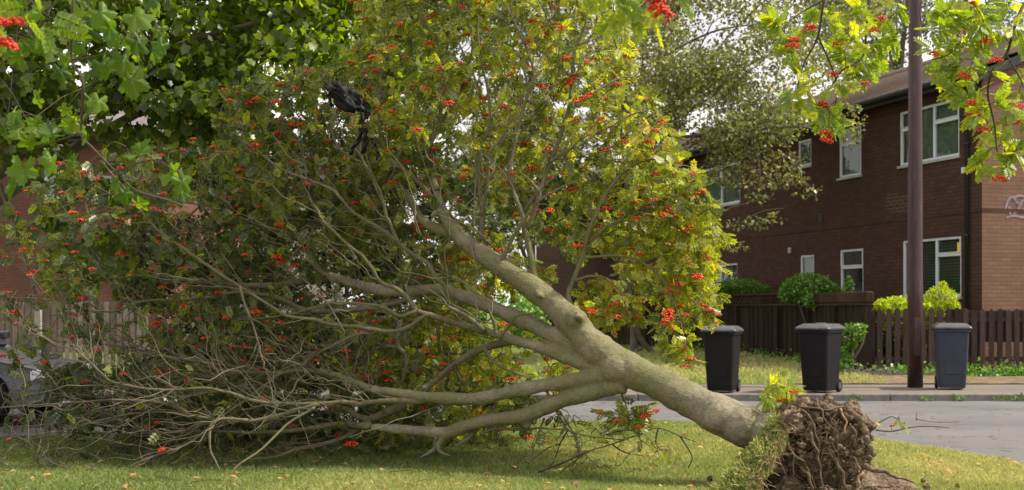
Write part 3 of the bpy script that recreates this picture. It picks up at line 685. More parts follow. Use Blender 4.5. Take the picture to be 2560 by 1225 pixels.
for sy in (-1, 1):
    b = MB(); y = sy*.845
    def gy(z): return sy*(.868*(1-.22*max(0, (z-.95)/.5)))
    q = [(.80,.93),(.33,1.31),(-.55,1.38),(-.55,.98)]; b.quadmesh([(px, gy(pz), pz) for px, pz in q]+[(px, gy(pz)-sy*.02, pz) for px, pz in q], [(0,1,2,3),(4,5,6,7),(0,1,5,4),(1,2,6,5),(2,3,7,6),(3,0,4,7)])
    q = [(-.62,.98),(-.62,1.38),(-1.2,1.35),(-1.5,1.05)]; b.quadmesh([(px, gy(pz), pz) for px, pz in q]+[(px, gy(pz)-sy*.02, pz) for px, pz in q], [(0,1,2,3),(4,5,6,7),(0,1,5,4),(1,2,6,5),(2,3,7,6),(3,0,4,7)])
    b.build('side_window', M['gutter'], car)
    for wx in (1.25, -1.28):
        b = MB(); b.lathe([(.20,-.10),(.30,-.10),(.315,-.06),(.315,.06),(.30,.10),(.20,.10)], 28, (wx, sy*.79, .315), 'y'); wo = b.build('wheel', M['rubber'], car)
        b = MB(); b.lathe([(.05,-.015),(.19,-.01),(.2,.01),(.05,.015)], 20, (wx, sy*.885, .315), 'y'); b.build('rim', M['gutter'], wo)
    b = MB(); b.box(1.80, 1.985, sy*.70-.15, sy*.70+.13, .52, .655); b.build('headlight', M['chrome'], car, bevel=.03)
    b = MB(); b.box(.70, .86, sy*.90-.07, sy*.90+.07, .95, 1.06); b.build('mirror', M['car_paint'], car, bevel=.03)
b = MB(); b.quadmesh([(.92,-.72,.90),(.92,.72,.90),(.38,.60,1.365),(.38,-.60,1.365),(.89,-.72,.88),(.89,.72,.88),(.35,.60,1.345),(.35,-.60,1.345)], [(0,1,2,3),(4,5,6,7),(0,1,5,4),(1,2,6,5),(2,3,7,6),(3,0,4,7)]); b.build('windscreen', M['gutter'], car)
b = MB(); b.box(2.0, 2.03, -.35, .35, .36, .46); b.build('grille', M['rubber'], car)

# ------------------------------------------------------------------ background vegetation
def crown_scatter(blobs, N, size, tmpl, tfun, droop=-.2, shell=.5):
    vol = np.array([b[3]*b[4]*b[5] for b in blobs])**(2/3); cnt = (N*vol/vol.sum()).astype(int); P = []
    for b, n in zip(blobs, cnt):
        d = rdir(n); r = (RNG.uniform(0, 1, n)**(1/3))*(1-shell)+shell*RNG.uniform(.75, 1.05, n)
        P.append(np.array(b[:3])+d*r[:, None]*np.array(b[3:6]))
    P = np.concatenate(P); n = len(P); D = rdir(n, droop); U = rdir(n, 1.2)
    T = tfun(P) if callable(tfun) else RNG.uniform(0, 1, n)
    return scatter(*tmpl, P, D, U, RNG.uniform(.6, 1.25, n)*size, T)
def branchy(root_pts, targets, r0, mat, parent, name='trunk', n=8, rt=.012):
    b = MB(); P = smooth_path([tuple(p) for p in root_pts], 4); L = len(P)
    b.tube(P, [r0*(1-.75*i/(L-1)) for i in range(L)], 12)
    for t in targets:
        k = random.randint(int(L*.35), L-1); s0 = Vector(P[k]); e = Vector(t); m_ = s0.lerp(e, .5)+Vector((random.uniform(-.2,.2), random.uniform(-.2,.2), .12*(e-s0).length))
        q = smooth_path([tuple(s0), tuple(m_), tuple(e)], 4); rr = r0*(1-.75*k/(L-1))*.55
        b.tube(q, [rr*(1-i/(len(q)-1))+rt for i in range(len(q))], 6)
    return b.build(name, mat, parent, smooth=True)
def tree(name, loc, label, blobs, N, size, tmpl, lm, r0, top, bm='bg_bark', cat='tree', tf=None, group=None, droop=-.2, shell=.5, nb=22, lean=(0, 0)):
    o = empty(name, loc, label=label, cat=cat, group=group); L = Vector(loc)
    bl = [(b[0]-L.x, b[1]-L.y, b[2]-L.z, *b[3:6]) for b in blobs]
    V, Fc, T = crown_scatter(bl, N, size, tmpl, tf, droop, shell)
    np_mesh('crown', V, Fc, M[lm], o, tint=T)
    tg = [bl[random.randrange(len(bl))][:3] for _ in range(nb)]; tg = [tuple(c+random.uniform(-.6, .6)*.8 for c in t) for t in tg]
    branchy([(0,0,-.1), (.05+lean[0]*.3, 0, top*.35), (lean[0], lean[1], top)], tg, r0, M[bm], o)
    return o
def blobs_px(lst): # (x, y, Y, rx_px, ry_px, depth_r)
    return [(*W(x, y, Y), rx/F*Y, dr, ry/F*Y) for x, y, Y, rx, ry, dr in lst]
MAPLE = maple()
def scatter_px(reg, n, Y0, Y1, r=(90, 150), dr=.9):
    out = []
    while len(out) < n:
        x = random.uniform(*reg[0]); y = random.uniform(*reg[1]); q = random.uniform(*r); out.append((x, y, random.uniform(Y0, Y1), q, q*.75, dr))
    return out
# sycamore, top left
rs = random.getstate(); random.seed(21)
b1 = blobs_px(scatter_px(((-350, 980), (-330, 190)), 64, 12.8, 16.5, (95, 150)) + scatter_px(((560, 900), (-200, 40)), 8, 13, 16, (90, 130)) + scatter_px(((330, 640), (110, 300)), 13, 13.2, 16, (60, 100)) + scatter_px(((-160, 130), (230, 370)), 8, 12.8, 13.6, (45, 70), .5) + scatter_px(((820, 1060), (20, 330)), 12, 14.5, 16.5, (60, 95)) + scatter_px(((330, 740), (190, 400)), 12, 13.2, 16, (55, 95)) + scatter_px(((-250, 140), (180, 330)), 9, 12.8, 15, (50, 85)) + scatter_px(((140, 440), (300, 520)), 13, 12.8, 14, (35, 60), .5) + scatter_px(((130, 330), (480, 730)), 10, 12.9, 14, (30, 55), .5))
for _ in range(8): b1.append((random.uniform(-3.2, 1.0), random.uniform(7.0, 12.0), random.uniform(5.0, 6.8), .6, .6, .4))  # unseen clumps above the frame, added to shade the left of verge and crown
tree('sycamore_tree', (-8.2, 15.6, 0.0), 'dense dark green sycamore canopy filling the top left', b1, 38000, .10, MAPLE, 'sycamore_leaf', .22, 6.2, droop=-.9, shell=.35, nb=10, lean=(.4, 0))
# pale feathery tree right of centre
random.seed(5)
b2 = blobs_px(scatter_px(((1500, 1960), (-260, 330)), 64, 26, 30, (55, 100), 1.0) + scatter_px(((1960, 2230), (-240, 190)), 20, 27, 31, (50, 95), 1.0) + scatter_px(((1640, 1960), (300, 430)), 12, 26, 28, (35, 70), .7) + scatter_px(((1590, 1830), (-200, 160)), 16, 27, 30, (60, 100), .9) + scatter_px(((1600, 2090), (150, 350)), 20, 26, 28, (45, 75), .8) + [(1900, 300, 26, 110, 45, .7), (1985, 300, 26, 90, 30, .5), (1830, 420, 26.5, 70, 60, .6), (1900, 470, 26, 45, 50, .4), (1960, 400, 26, 60, 25, .4), (2020, 480, 26, 40, 18, .3), (1990, 450, 26, 40, 20, .3), (1870, 560, 26.5, 60, 18, .3), (1840, 615, 26.5, 35, 16, .3), (1930, 545, 26.5, 35, 14, .3), (2120, 300, 26, 55, 45, .4), (2130, 345, 26, 30, 30, .3)])
pt = tree('silver_leaved_tree', (3.05, 31.0, .2), 'tall airy grey-green tree behind the fallen crown, branches hanging before the brown house', b2, 52000, .095, SIMPLE, 'pale_leaf', .11, 4.6, nb=20, shell=.15, lean=(-.3, -1))
b = MB(); L = Vector((3.05, 31.0, .2))
for pts, r in (([(1480,330,29),(1620,345,28),(1760,338,27),(1850,328,26.5),(1990,316,26),(2060,330,26)], .05), ([(1950,330,26),(1990,410,26),(2010,450,26),(2050,490,26)], .018), ([(1870,330,26.4),(1900,420,26),(1890,480,26)], .018), ([(1560,300,29),(1640,150,29),(1700,20,29),(1720,-150,29)], .035), ([(1640,150,29),(1780,80,28),(1900,60,28)], .035), ([(1480,330,30),(1500,100,30),(1520,-150,30)], .09), ([(1850,560,26.5),(1900,530,26.5),(1960,520,26.5)], .012),
               ([(1555,650,30.6),(1572,760,30.8),(1600,845,31),(1640,888,31.1)], .13), ([(1640,888,31.1),(1700,893,31),(1760,905,30.6)], .05), ([(1605,870,31),(1560,890,30.8),(1530,893,30.7)], .05)):
    q = smooth_path([tuple(W(*p)-L) for p in pts], 5); b = MB(); b.tube(q, [r*(1-.6*i/(len(q)-1)) for i in range(len(q))], 8)
    b.build('bough', M['bg_bark'], pt, smooth=True)
# blue-green tree behind the house ridge
random.seed(9)
b3 = blobs_px(scatter_px(((2080, 2330), (-120, 190)), 26, 44, 50, (45, 85), 1.6)+scatter_px(((2300, 2620), (-200, 60)), 18, 44, 50, (50, 90), 1.6))
tree('distant_tree', (14.6, 47, .3), 'hazy blue-green tree rising beyond the roof of the brown house', b3, 16000, .17, SIMPLE, 'far_leaf', .22, 11, nb=26, shell=.3)
random.seed(12)
b3 = blobs_px(scatter_px(((1050, 1560), (-220, 260)), 26, 38, 44, (60, 100), 1.4)+scatter_px(((1080, 1520), (260, 660)), 26, 38, 44, (50, 90), 1.4))
tree('distant_tree', (.6, 41, .3), 'loose pale green tree far behind the middle of the fallen crown', b3, 30000, .19, SIMPLE, 'bg_mid', .2, 9, nb=30, shell=.25)
# dark evergreens behind the fallen crown
random.seed(33)
ev = [('dark_holly', 640, 20.6, (330, 900), (340, 620), 26, 'dark holly tree behind the left half of the fallen crown'),
      ('dark_holly', 980, 21.2, (850, 1120), (380, 700), 18, 'dark holly tree just right of its neighbour, behind the main limbs')]
for nm, x, Y, rx, ry, k, lab in ev:
    bl = blobs_px(scatter_px((rx, ry), k, Y-1, Y+1.0, (50, 90), .8)+scatter_px((rx, (ry[1], 960)), k, Y-1, Y+1, (50, 85), .8)); p = W(x, 0, Y); p.z = .1
    tree(nm, p, lab, bl, 20000, .10, SIMPLE, 'dark_leaf', .12, 3.6, nb=26, shell=.3)
for x, Y, rx, ry, k, lab, lm in ((480, 19.9, (330, 660), (800, 960), 16, 'low dark laurel bush at the kerb left of centre', 'dark_leaf'), (860, 19.8, (680, 1060), (780, 960), 18, 'low dark laurel bush at the kerb behind the lower limbs', 'dark_leaf'), (1170, 22.5, (1060, 1330), (760, 900), 14, 'mid-green leafy bush on the lawn between dark laurel and the board fence', 'bush_leaf')):
    p = W(x, 0, Y); p.z = .1; tree('laurel_bush', p, lab, blobs_px(scatter_px((rx, ry), k, Y-.6, Y+.6, (45, 75), .5)), 7000, .08, SIMPLE, lm, .05, 1.0, cat='bush', nb=16, shell=.3)
# garden shrubs behind the fences
def shrub(name, x, y, Y, rx, ry, dr, label, lm, N, size, cat='shrub', extra=(), tmpl=SIMPLE, shell=.75, up=.2):
    p = W(x, y, Y); p.z = lz(p.x, p.y); ctr = W(x, y, Y)
    o = empty(name, p, label=label, cat=cat); bl = blobs_px([(x, y, Y, rx, ry, dr)]+list(extra)); bl = [(b[0]-p.x, b[1]-p.y, b[2]-p.z, *b[3:6]) for b in bl]
    V, Fc, T = crown_scatter(bl, N, size, tmpl, None, up, shell); np_mesh('foliage', V, Fc, M[lm], o, tint=T)
    branchy([(0,0,-.05),(.02,0,(ctr.z-p.z)*.5),(0,0,ctr.z-p.z)], [tuple(Vector(b[:3])) for b in bl]*2, .04, M['bg_bark'], o, 'stem')
    return o
shrub('round_shrub', 2022, 722, 27.0, 68, 38, .55, 'rounded mid-green shrub bulging over the fence top left of the narrow window', 'bush_leaf', 5500, .07, extra=[(2075, 735, 26.8, 35, 24, .3), (2035, 752, 26.3, 32, 20, .2), (1985, 735, 27.1, 40, 26, .4)])
shrub('low_conifer', 1850, 718, 31.5, 58, 22, .5, 'low clipped green shrub behind the lattice, left of the rounded shrub', 'bush_leaf', 3500, .07, extra=[(1800, 725, 31.5, 40, 20, .4), (1900, 726, 31.3, 30, 14, .4)])
shrub('golden_conifer', 2352, 748, 23.9, 40, 32, .33, 'bright yellow-green dome-shaped conifer showing above the picket fence', 'gold_leaf', 4200, .045, extra=[(2352, 790, 23.9, 44, 40, .33), (2358, 722, 23.9, 12, 20, .1), (2385, 775, 23.7, 16, 26, .15)], up=1.2)
shrub('golden_hedge', 2245, 762, 23.9, 48, 20, .3, 'low yellow-green hedge just behind the pickets left of the maroon post', 'gold_leaf', 3000, .06, extra=[(2205, 766, 23.8, 20, 18, .25), (2310, 768, 23.8, 22, 18, .25), (2250, 800, 23.9, 60, 30, .3)])
shrub('dark_hedge', 1660, 716, 34.5, 70, 36, .5, 'dull green garden bush behind the fence, half hidden by the rowan leaves', 'bush_leaf', 3000, .08)
shrub('garden_plant', 2480, 920, 24.6, 140, 26, .4, 'patch of pale yellow-green garden plants seen through the gaps of the picket fence', 'gold_leaf', 2600, .07)
shrub('dark_undergrowth', 2255, 880, 23.5, 60, 75, .25, 'dark leafy undergrowth filling the gaps between pickets beside the maroon post', 'dark_leaf', 3500, .07)
shrub('climbing_ivy', 2128, 840, 22.6, 24, 32, .10, 'small green ivy clump on the end of the dark fence behind the corner-turned bin', 'bush_leaf', 520, .085, cat='ivy', extra=[(2115, 900, 22.6, 18, 40, .08), (2150, 825, 22.5, 16, 14, .07)])
shrub('sapling', 2122, 712, 24.6, 10, 22, .06, 'thin leafy shoot standing above the fence in front of the narrow lower window', 'bush_leaf', 90, .08, cat='plant')
random.seed(44); nW = 2600; x = RNG.uniform(4.2, 11, nW); wl_ = np.where(x > 6.6, 22.75-np.abs(RNG.normal(0, .18, nW)), 0)
Pw = []
for i in range(nW):
    if x[i] > 6.6: Pw.append((x[i], wl_[i]))
    else:
        d = random.uniform(0, 12); fx, fy, ux, uy = fence_pt(d); Pw.append((fx+ox-abs(random.gauss(0, .28))-.06, fy+oy))
cl = [Pw[i] for i in range(0, nW, 25)]; Pw = np.array([(cl[i % len(cl)][0]+random.gauss(0, .12)-.02, cl[i % len(cl)][1]-abs(random.gauss(0, .07))) for i in range(nW)])
Pw = np.c_[Pw, [lz(a, b_)+abs(random.gauss(0, .09)) for a, b_ in Pw]]
V, Fc, T = scatter(*SIMPLE, Pw, rdir(nW, 1), rdir(nW, .5), RNG.uniform(.04, .10, nW), RNG.uniform(0, 1, nW))
tag(np_mesh('fence_weeds', V, Fc, M['bush_leaf'], tint=T), 'low weeds growing along the foot of the fences', 'weeds', kind='stuff')
nW = 260; cx = RNG.choice([4.9, 6.0, 7.1, 7.35, 6.45, 3.6, 2.2], nW); Pw = np.c_[cx+RNG.normal(0, .07, nW), 17.96-np.abs(RNG.normal(0, .03, nW)), np.abs(RNG.normal(0, .04, nW))]
V, Fc, T = scatter(*SIMPLE, Pw, rdir(nW, 1), rdir(nW, .5), RNG.uniform(.02, .06, nW), RNG.uniform(0, .6, nW)); tag(np_mesh('kerb_weeds', V, Fc, M['bush_leaf'], tint=T), 'small green weeds growing in the gutter along the far kerb', 'weeds', kind='stuff')
# dry stalks at the fence corner
s = MB()
for i in range(70):
    a = Vector((random.uniform(6.0, 7.4), random.uniform(22.0, 22.6), .13)); q = a+Vector((random.uniform(-.5, .5), random.uniform(-.2, .1), random.uniform(-.01, .08)))
    s.tube([a, a.lerp(q, .5)+Vector((0, 0, random.uniform(.03, .16))), q], .006, 4)
tag(s.build('dry_stalks', M['picket_old']), 'heap of dry straw-coloured stalks at the corner where the two fences meet', 'dead stalks', kind='stuff')
random.setstate(rs)

# ------------------------------------------------------------------ the fallen rowan
ROOT = W(2045, 1225, 8.95); ROOT.z = .05
tr = empty('fallen_rowan_tree', ROOT, label='uprooted rowan tree lying across the verge with red berries and its roots in the air', cat='tree')
def TL(v): return Vector(v)-ROOT
def path(spec, d0, d1, k=4):
    n = len(spec); L = [0]
    for i in range(1, n): L.append(L[-1]+math.hypot(spec[i][0]-spec[i-1][0], spec[i][1]-spec[i-1][1]))
    P = []
    for i, (x, y, wd) in enumerate(spec):
        Y = d0+(d1-d0)*L[i]/L[-1]; p = W(x, y, Y)-ROOT; P.append((p.x, p.y, p.z, wd/2/F*Y))
    return smooth_path(P, k)
T_ = [(2010,1120,132),(1890,1078,127),(1760,1018,112),(1680,975,101),(1600,938,98),(1530,900,104),(1478,862,98),(1430,806,86),(1370,750,74),(1300,697,66),(1200,632,56),(1140,580,46),(1105,525,34),(1090,478,26)]
Bm = [(1520,905,60),(1480,885,62),(1415,852,55),(1343,818,50),(1272,786,46),(1200,757,43),(1130,732,40),(1080,725,38),(1011,730,33),(953,726,32),(874,706,30),(820,690,28)]
Cm = [(1540,925,50),(1470,912,44),(1401,888,40),(1343,866,34),(1272,846,29),(1211,826,24)]
Dm = [(1560,935,55),(1495,942,50),(1415,955,46),(1343,966,43),(1272,980,41),(1200,996,39),(1124,996,37),(1059,992,34),(994,982,30),(928,973,26)]
Em = [(1560,958,60),(1500,975,54),(1415,997,50),(1362,1018,50),(1308,1040,44),(1236,1048,41),(1190,1057,40),(1141,1074,39),(1108,1092,32)]
E2 = [(1130,1078,34),(1092,1080,34),(1043,1077,30),(978,1071,27),(928,1067,23)]
Am = [(1165,598,40),(1110,577,34),(1062,557,30),(1040,525,26),(1023,498,24),(1000,471,20)]
mb = MB()
thick = [(T_, 9.0, 10.35), (Bm, 9.62, 10.9), (Cm, 9.55, 10.1), (Dm, 9.55, 10.1), (Em, 9.55, 10.0), (E2, 10.0, 10.1), (Am, 10.22, 10.6)]
nodes = []
for sp, d0, d1 in thick:
    sp = [(x, y, w_*.84) for x, y, w_ in sp]
    P = path(sp, d0, d1, 5); ph_ = random.uniform(0, 9)
    rad = [p[3]*(1+.05*math.sin(i*.9+ph_)+.04*math.sin(i*2.3)) for i, p in enumerate(P)]
    mb.tube([p[:3] for p in P], rad, 20); nodes += [p[:3] for p in P]
# bulges, knots and stubs
def blob(mb, p, r, st=(1,1,1)):
    v, f = ico(2); mb.quadmesh([(p.x+a*r*st[0], p.y+b*r*st[1], p.z+c*r*st[2]) for a, b, c in v], [tuple(q) for q in f])
for x, y, Y, r in ((1500,880,9.62,.125),(1465,846,9.68,.110),(1440,800,9.70,.095),(1540,922,9.54,.12),(1800,1040,9.15,.138),(1860,1066,9.08,.160),(1930,1092,9.02,.185)):
    blob(mb, TL(W(x, y, Y)), r)
for pts, r in (([(1452,800,9.72),(1446,792,9.55),(1440,786,9.48)], .035), ([(1340,722,9.9),(1346,735,9.80),(1352,742,9.76)], .03), ([(1092,528,10.25),(1082,535,10.2),(1078,545,10.2)], .02), ([(1372,982,9.75),(1350,1040,9.7)], .02), ([(1320,1050,9.8),(1316,1070,9.8)], .035), ([(1030,720,10.6),(1031,712,10.6)], .02)):
    mb.tube([TL(W(*p)) for p in pts], [r*(1-.3*i/len(pts)) for i in range(len(pts))], 10)
tmp = mb.build('trunk', M['bark'], tr)
md = tmp.modifiers.new('r', 'REMESH'); md.mode = 'VOXEL'; md.voxel_size = .0105; md.use_smooth_shade = True
m2_ = tmp.modifiers.new('s', 'SMOOTH'); m2_.factor = .6; m2_.iterations = 9
dg = bpy.context.evaluated_depsgraph_get(); me = bpy.data.meshes.new_from_object(tmp.evaluated_get(dg)); tmp.modifiers.clear()
co = np.zeros(len(me.vertices)*3, dtype=np.float32); me.vertices.foreach_get('co', co); co = co.reshape(-1, 3); no = np.zeros(len(me.vertices)*3, dtype=np.float32); me.vertices.foreach_get('normal', no); no = no.reshape(-1, 3)
dsp = np.array([.006*mnoise.noise(Vector(p)*5)+.004*mnoise.noise(Vector(p)*19)+.0022*mnoise.noise(Vector(p)*60) for p in co.tolist()], dtype=np.float32)
me.vertices.foreach_set('co', (co+no*dsp[:, None]).ravel()); me.update(); tmp.data = me
if not me.materials: me.materials.append(M['bark'])
trunk = tmp
NTH = len(nodes)
# traced branches: (points, depth at start, depth at end)
BR = [
 ([(1090,478,27),(1077,425,21),(1078,354,16),(1101,304,13),(1100,200,10),(1120,100,8),(1140,-60,5)], 10.35, 10.6),
 ([(1000,471,20),(965,462,17),(945,463,15),(920,480,12),(880,500,10),(820,480,7)], 10.6, 11.2),
 ([(1102,530,16),(1062,471,14),(1008,424,13),(980,402,12),(950,330,10),(948,200,8),(962,80,6),(955,-60,4)], 10.3, 10.5),
 ([(1008,424,12),(960,408,11),(905,405,9),(845,378,8),(800,310,7),(780,240,5),(720,190,4)], 10.4, 10.8),
 ([(905,405,7),(880,395,6),(840,360,6),(830,300,5),(860,280,5)], 10.3, 10.2),
 ([(820,690,27),(757,702,25),(698,714,22),(600,714,16),(500,705,11),(400,690,8),(260,700,6),(120,735,4)], 10.9, 11.8),
 ([(815,690,16),(796,670,15),(776,640,14),(768,604,12),(749,588,10),(717,580,9),(640,560,7),(540,520,6),(430,500,5),(330,470,4)], 10.85, 11.6),
 ([(752,590,8),(757,570,7),(775,565,6),(800,572,4)], 10.85, 10.7),
 ([(1080,722,20),(1040,740,18),(992,755,16),(933,769,15),(874,776,15),(800,778,15),(760,774,15),(717,753,14),(677,739,13),(628,733,12),(583,731,11),(514,746,10),(449,751,9),(357,753,8),(286,778,7),(214,773,6),(127,750,5),(20,742,4)], 10.5, 11.3),
 ([(1211,826,24),(1149,812,18),(1090,792,17),(1043,777,14),(1023,749,13),(992,722,12),(953,706,11),(933,675,11),(906,640,10),(874,616,9),(820,565,9),(804,545,8),(792,522,7),(767,490,5)], 10.05, 10.0),
 ([(1043,777,12),(1000,790,11),(961,769,11),(914,761,10),(843,757,8),(780,772,7),(700,790,5),(600,800,4)], 10.0, 10.3),
 ([(1070,785,13),(1048,798,12),(1023,816,12),(984,828,12),(937,824,12),(890,816,11),(835,812,10),(776,798,10),(718,790,9),(678,765,9),(639,741,8),(596,713,9),(563,694,9),(531,671,10),(498,648,9),(465,625,8),(426,599,6)], 10.0, 10.2),
 ([(600,716,7),(612,760,7),(630,805,7),(642,845,6),(650,880,4)], 10.1, 10.0),
 ([(640,741,6),(560,690,6),(500,600,5),(470,560,4)], 10.3, 10.4),
 ([(929,824,10),(874,843,10),(835,863,9),(788,886,9),(759,907,8),(716,920,8),(640,950,7),(560,975,6),(450,990,5),(300,1040,4)], 10.1, 10.6),
 ([(1120,735,12),(1110,712,14),(1086,690,13),(1070,659,13),(1031,636,12),(996,608,12),(965,581,11),(933,561,11),(898,541,10),(874,522,10),(851,494,9),(827,471,9),(769,447,8),(762,415,7),(720,390,5),(680,330,4)], 10.2, 10.1),
 ([(996,608,9),(976,561,9),(965,537,9),(957,498,9),(941,459,8),(921,424,7),(905,395,7),(900,330,5)], 10.1, 10.0),
 ([(1010,728,8),(1008,700,8),(1002,665,7),(1000,620,6)], 10.5, 10.2),
 ([(1211,826,13),(1180,800,12),(1150,780,10),(1125,768,9),(1100,740,5)], 9.9, 9.9),
 ([(1240,835,11),(1236,810,10),(1228,790,8),(1220,770,5)], 9.85, 9.8),
 ([(1250,845,10),(1272,815,9),(1290,790,8),(1320,784,7),(1345,790,5)], 9.95, 9.8),
 ([(928,973,24),(896,960,20),(863,945,18),(831,935,17),(798,928,16),(740,926,14),(700,933,14),(638,932,13),(551,926,12),(510,906,10),(459,898,9),(383,886,8),(332,870,7),(255,860,6),(150,850,4)], 10.1, 10.7),
 ([(1120,994,7),(1085,999,12),(1050,1003,18),(987,1002,16),(938,1004,14),(896,1010,13),(863,1005,13),(798,1009,12),(714,1010,12),(638,1003,11),(576,983,10),(510,970,9),(408,975,8),(286,957,8),(245,926,7),(209,891,6),(180,860,4)], 10.0, 9.9),
 ([(1010,1012,26),(955,1036,24),(922,1048,22),(896,1041,19),(863,1022,16),(814,1010,14),(733,995,12),(640,975,10),(560,960,8),(420,930,5)], 10.2, 11.0),
 ([(925,1050,16),(890,1075,14),(863,1093,13),(798,1113,12),(733,1126,10),(690,1142,9),(600,1152,7),(480,1165,5),(330,1190,4)], 10.3, 10.1),
 ([(928,1067,22),(850,1060,16),(770,1072,13),(650,1082,10),(500,1078,8),(350,1090,6),(200,1080,5),(60,1090,4)], 10.2, 10.8),
 ([(1108,1092,24),(1092,1118,18),(1070,1134,12),(1050,1143,7)], 10.0, 10.0),
 ([(1100,1100,14),(1096,1124,12),(1112,1135,9),(1130,1140,6)], 10.0, 9.9),
 ([(1092,1090,12),(1086,1120,11),(1110,1132,8)], 10.0, 10.1),
 ([(1195,1070,14),(1170,1095,12),(1150,1108,10),(1134,1119,6)], 10.0, 9.9),
 ([(1198,1085,8),(1240,1072,8),(1300,1075,7),(1360,1070,6),(1440,1080,4)], 9.9, 9.8),
 ([(798,1009,12),(714,1034,12),(638,1051,11),(561,1051,10),(485,1039,9),(408,1008,8),(306,1000,7),(230,1003,6),(100,1012,5),(-20,1020,4)], 9.9, 10.0),
 ([(620,1050,9),(541,1049,8),(525,1085,7),(528,1130,6),(546,1171,5),(552,1190,3)], 9.9, 9.7),
 ([(790,1016,8),(714,1064,7),(658,1120,7),(587,1171,6),(571,1217,4)], 9.9, 9.4),
 ([(704,932,8),(660,965,8),(617,998,8),(541,1049,7),(500,1065,6),(459,1090,6),(390,1100,4)], 10.2, 10.0),
 ([(560,1040,7),(510,1080,7),(459,1115,7),(357,1151,6),(296,1182,5),(204,1202,4),(90,1210,3)], 10.0, 9.7),
 ([(250,1150,4),(204,1187,5),(127,1171,5),(51,1176,5),(0,1156,4)], 9.8, 9.9),
 ([(500,1045,7),(400,1030,6),(300,1040,6),(180,1070,5),(40,1110,4)], 10.1, 10.4),
 ([(480,1005,6),(380,1010,6),(260,1025,5),(120,1060,5),(-20,1070,4)], 10.4, 11),
 ([(560,975,6),(440,1000,6),(330,1050,5),(230,1110,4),(150,1150,3)], 10.2, 10.0),
 ([(1000,800,15),(994,839,14),(994,865,14),(1012,885,13),(1017,905,13),(1010,940,12),(994,972,11)], 10.6, 10.6),
 ([(994,868,12),(961,866,11),(928,878,10),(912,901,10),(912,935,8)], 10.6, 10.8),
 ([(1095,813,12),(1097,862,11),(1111,901,9),(1140,930,7),(1170,985,5)], 10.7, 10.9),
 ([(1290,850,22),(1206,871,22),(1160,895,20),(1125,920,18),(1102,940,17),(1069,972,14),(1040,1010,10)], 10.2, 10.5),
 ([(1210,870,9),(1235,905,9),(1270,925,8),(1330,950,6)], 10.1, 9.9),
 ([(1203,600,16),(1206,540,14),(1200,481,12),(1197,380,11),(1218,329,10),(1225,284,9),(1218,218,8),(1203,152,7),(1195,60,6),(1210,-60,4)], 10.1, 10.2),
 ([(1203,540,10),(1218,471,10),(1223,385,9),(1253,349,8),(1280,290,5)], 10.1, 9.9),
 ([(1350,730,26),(1333,680,20),(1325,631,18),(1315,590,16),(1304,532,14),(1284,481,13),(1273,430,12),(1294,329,11),(1314,253,10),(1334,192,9),(1324,142,8),(1284,50,7),(1243,-20,5)], 9.95, 10.2),
 ([(1315,575,11),(1344,506,10),(1349,481,8),(1324,451,6),(1290,420,4)], 10.0, 9.9),
 ([(1304,532,10),(1350,470,12),(1375,405,12),(1405,329,11),(1425,253,11),(1430,177,10),(1440,116,8),(1466,56,7),(1456,-30,5)], 10.1, 10.4),
 ([(1375,405,9),(1410,380,9),(1456,359,8),(1506,324,7),(1600,280,5),(1660,300,4)], 10.1, 10.5),
 ([(1415,290,8),(1456,253,8),(1506,218,7),(1560,192,6),(1600,200,4)], 10.3, 10.7),
 ([(1440,116,6),(1480,90,5),(1500,20,4)], 10.4, 10.6),
 ([(1255,650,16),(1268,622,12),(1300,565,10),(1345,505,8),(1400,470,6),(1470,440,4)], 10.0, 9.8),
 ([(1425,765,22),(1420,735,15),(1433,702,14),(1453,646,13),(1463,610,12),(1490,530,11),(1540,450,10),(1610,400,9),(1680,410,8),(1730,470,6),(1770,560,5),(1790,640,4)], 9.9, 10.2),
 ([(1463,610,9),(1530,560,9),(1610,535,8),(1680,560,7),(1740,610,6),(1770,690,5),(1775,760,4)], 10.0, 10.1),
 ([(1453,646,8),(1510,640,8),(1580,645,7),(1650,690,6),(1690,770,5),(1710,850,4),(1722,910,3)], 9.95, 9.8),
 ([(1433,702,7),(1480,690,7),(1520,700,6),(1555,740,5),(1570,790,4)], 9.9, 9.9),
 ([(1100,310,8),(1150,230,8),(1180,120,6),(1170,0,5)], 10.5, 10.7),
 ([(1290,345,7),(1340,280,7),(1390,180,6),(1400,60,5)], 10.2, 10.6),
 ([(767,447,7),(700,420,6),(620,360,5),(560,330,4)], 10.1, 10.5),
 ([(430,500,5),(340,480,6),(240,490,5),(150,520,4),(80,560,3)], 11.3, 11.8),
 ([(426,599,6),(380,560,6),(310,470,5),(250,400,4)], 10.2, 10.7),
 ([(1540,940,8),(1560,1000,6),(1570,1030,4)], 9.7, 9.7),
 ([(1400,1030,6),(1420,1060,5),(1440,1100,5),(1445,1140,4),(1430,1165,3)], 9.8, 9.6),
 ([(1360,1045,7),(1345,1090,6),(1330,1130,5),(1336,1160,3)], 9.8, 9.7),
]
for spec, d0, d1 in BR:
    spec = [(x, y, w_*(.92-.15*i_/len(spec))) for i_, (x, y, w_) in enumerate(spec[:-1])]+[(spec[-1][0], spec[-1][1], 1.2)]
    P = path(spec, d0, d1, 4); b = MB(); ph_ = random.uniform(0, 9)
    P = [(p[0]+.002*math.sin(i*1.3+ph_), p[1]+.02*math.sin(i*.35+ph_)*(i/len(P)), p[2]+.002*math.cos(i*1.7+ph_), p[3]) for i, p in enumerate(P)]
    b.tube([p[:3] for p in P], [p[3]*(1+.08*math.sin(i*2.1+ph_)) for i, p in enumerate(P)], 10)
    b.build('branch', M['bark_thin'], tr, smooth=True); nodes += [p[:3] for p in P]
SK = [Vector(p) for p in nodes]
nodes = np.array(nodes)
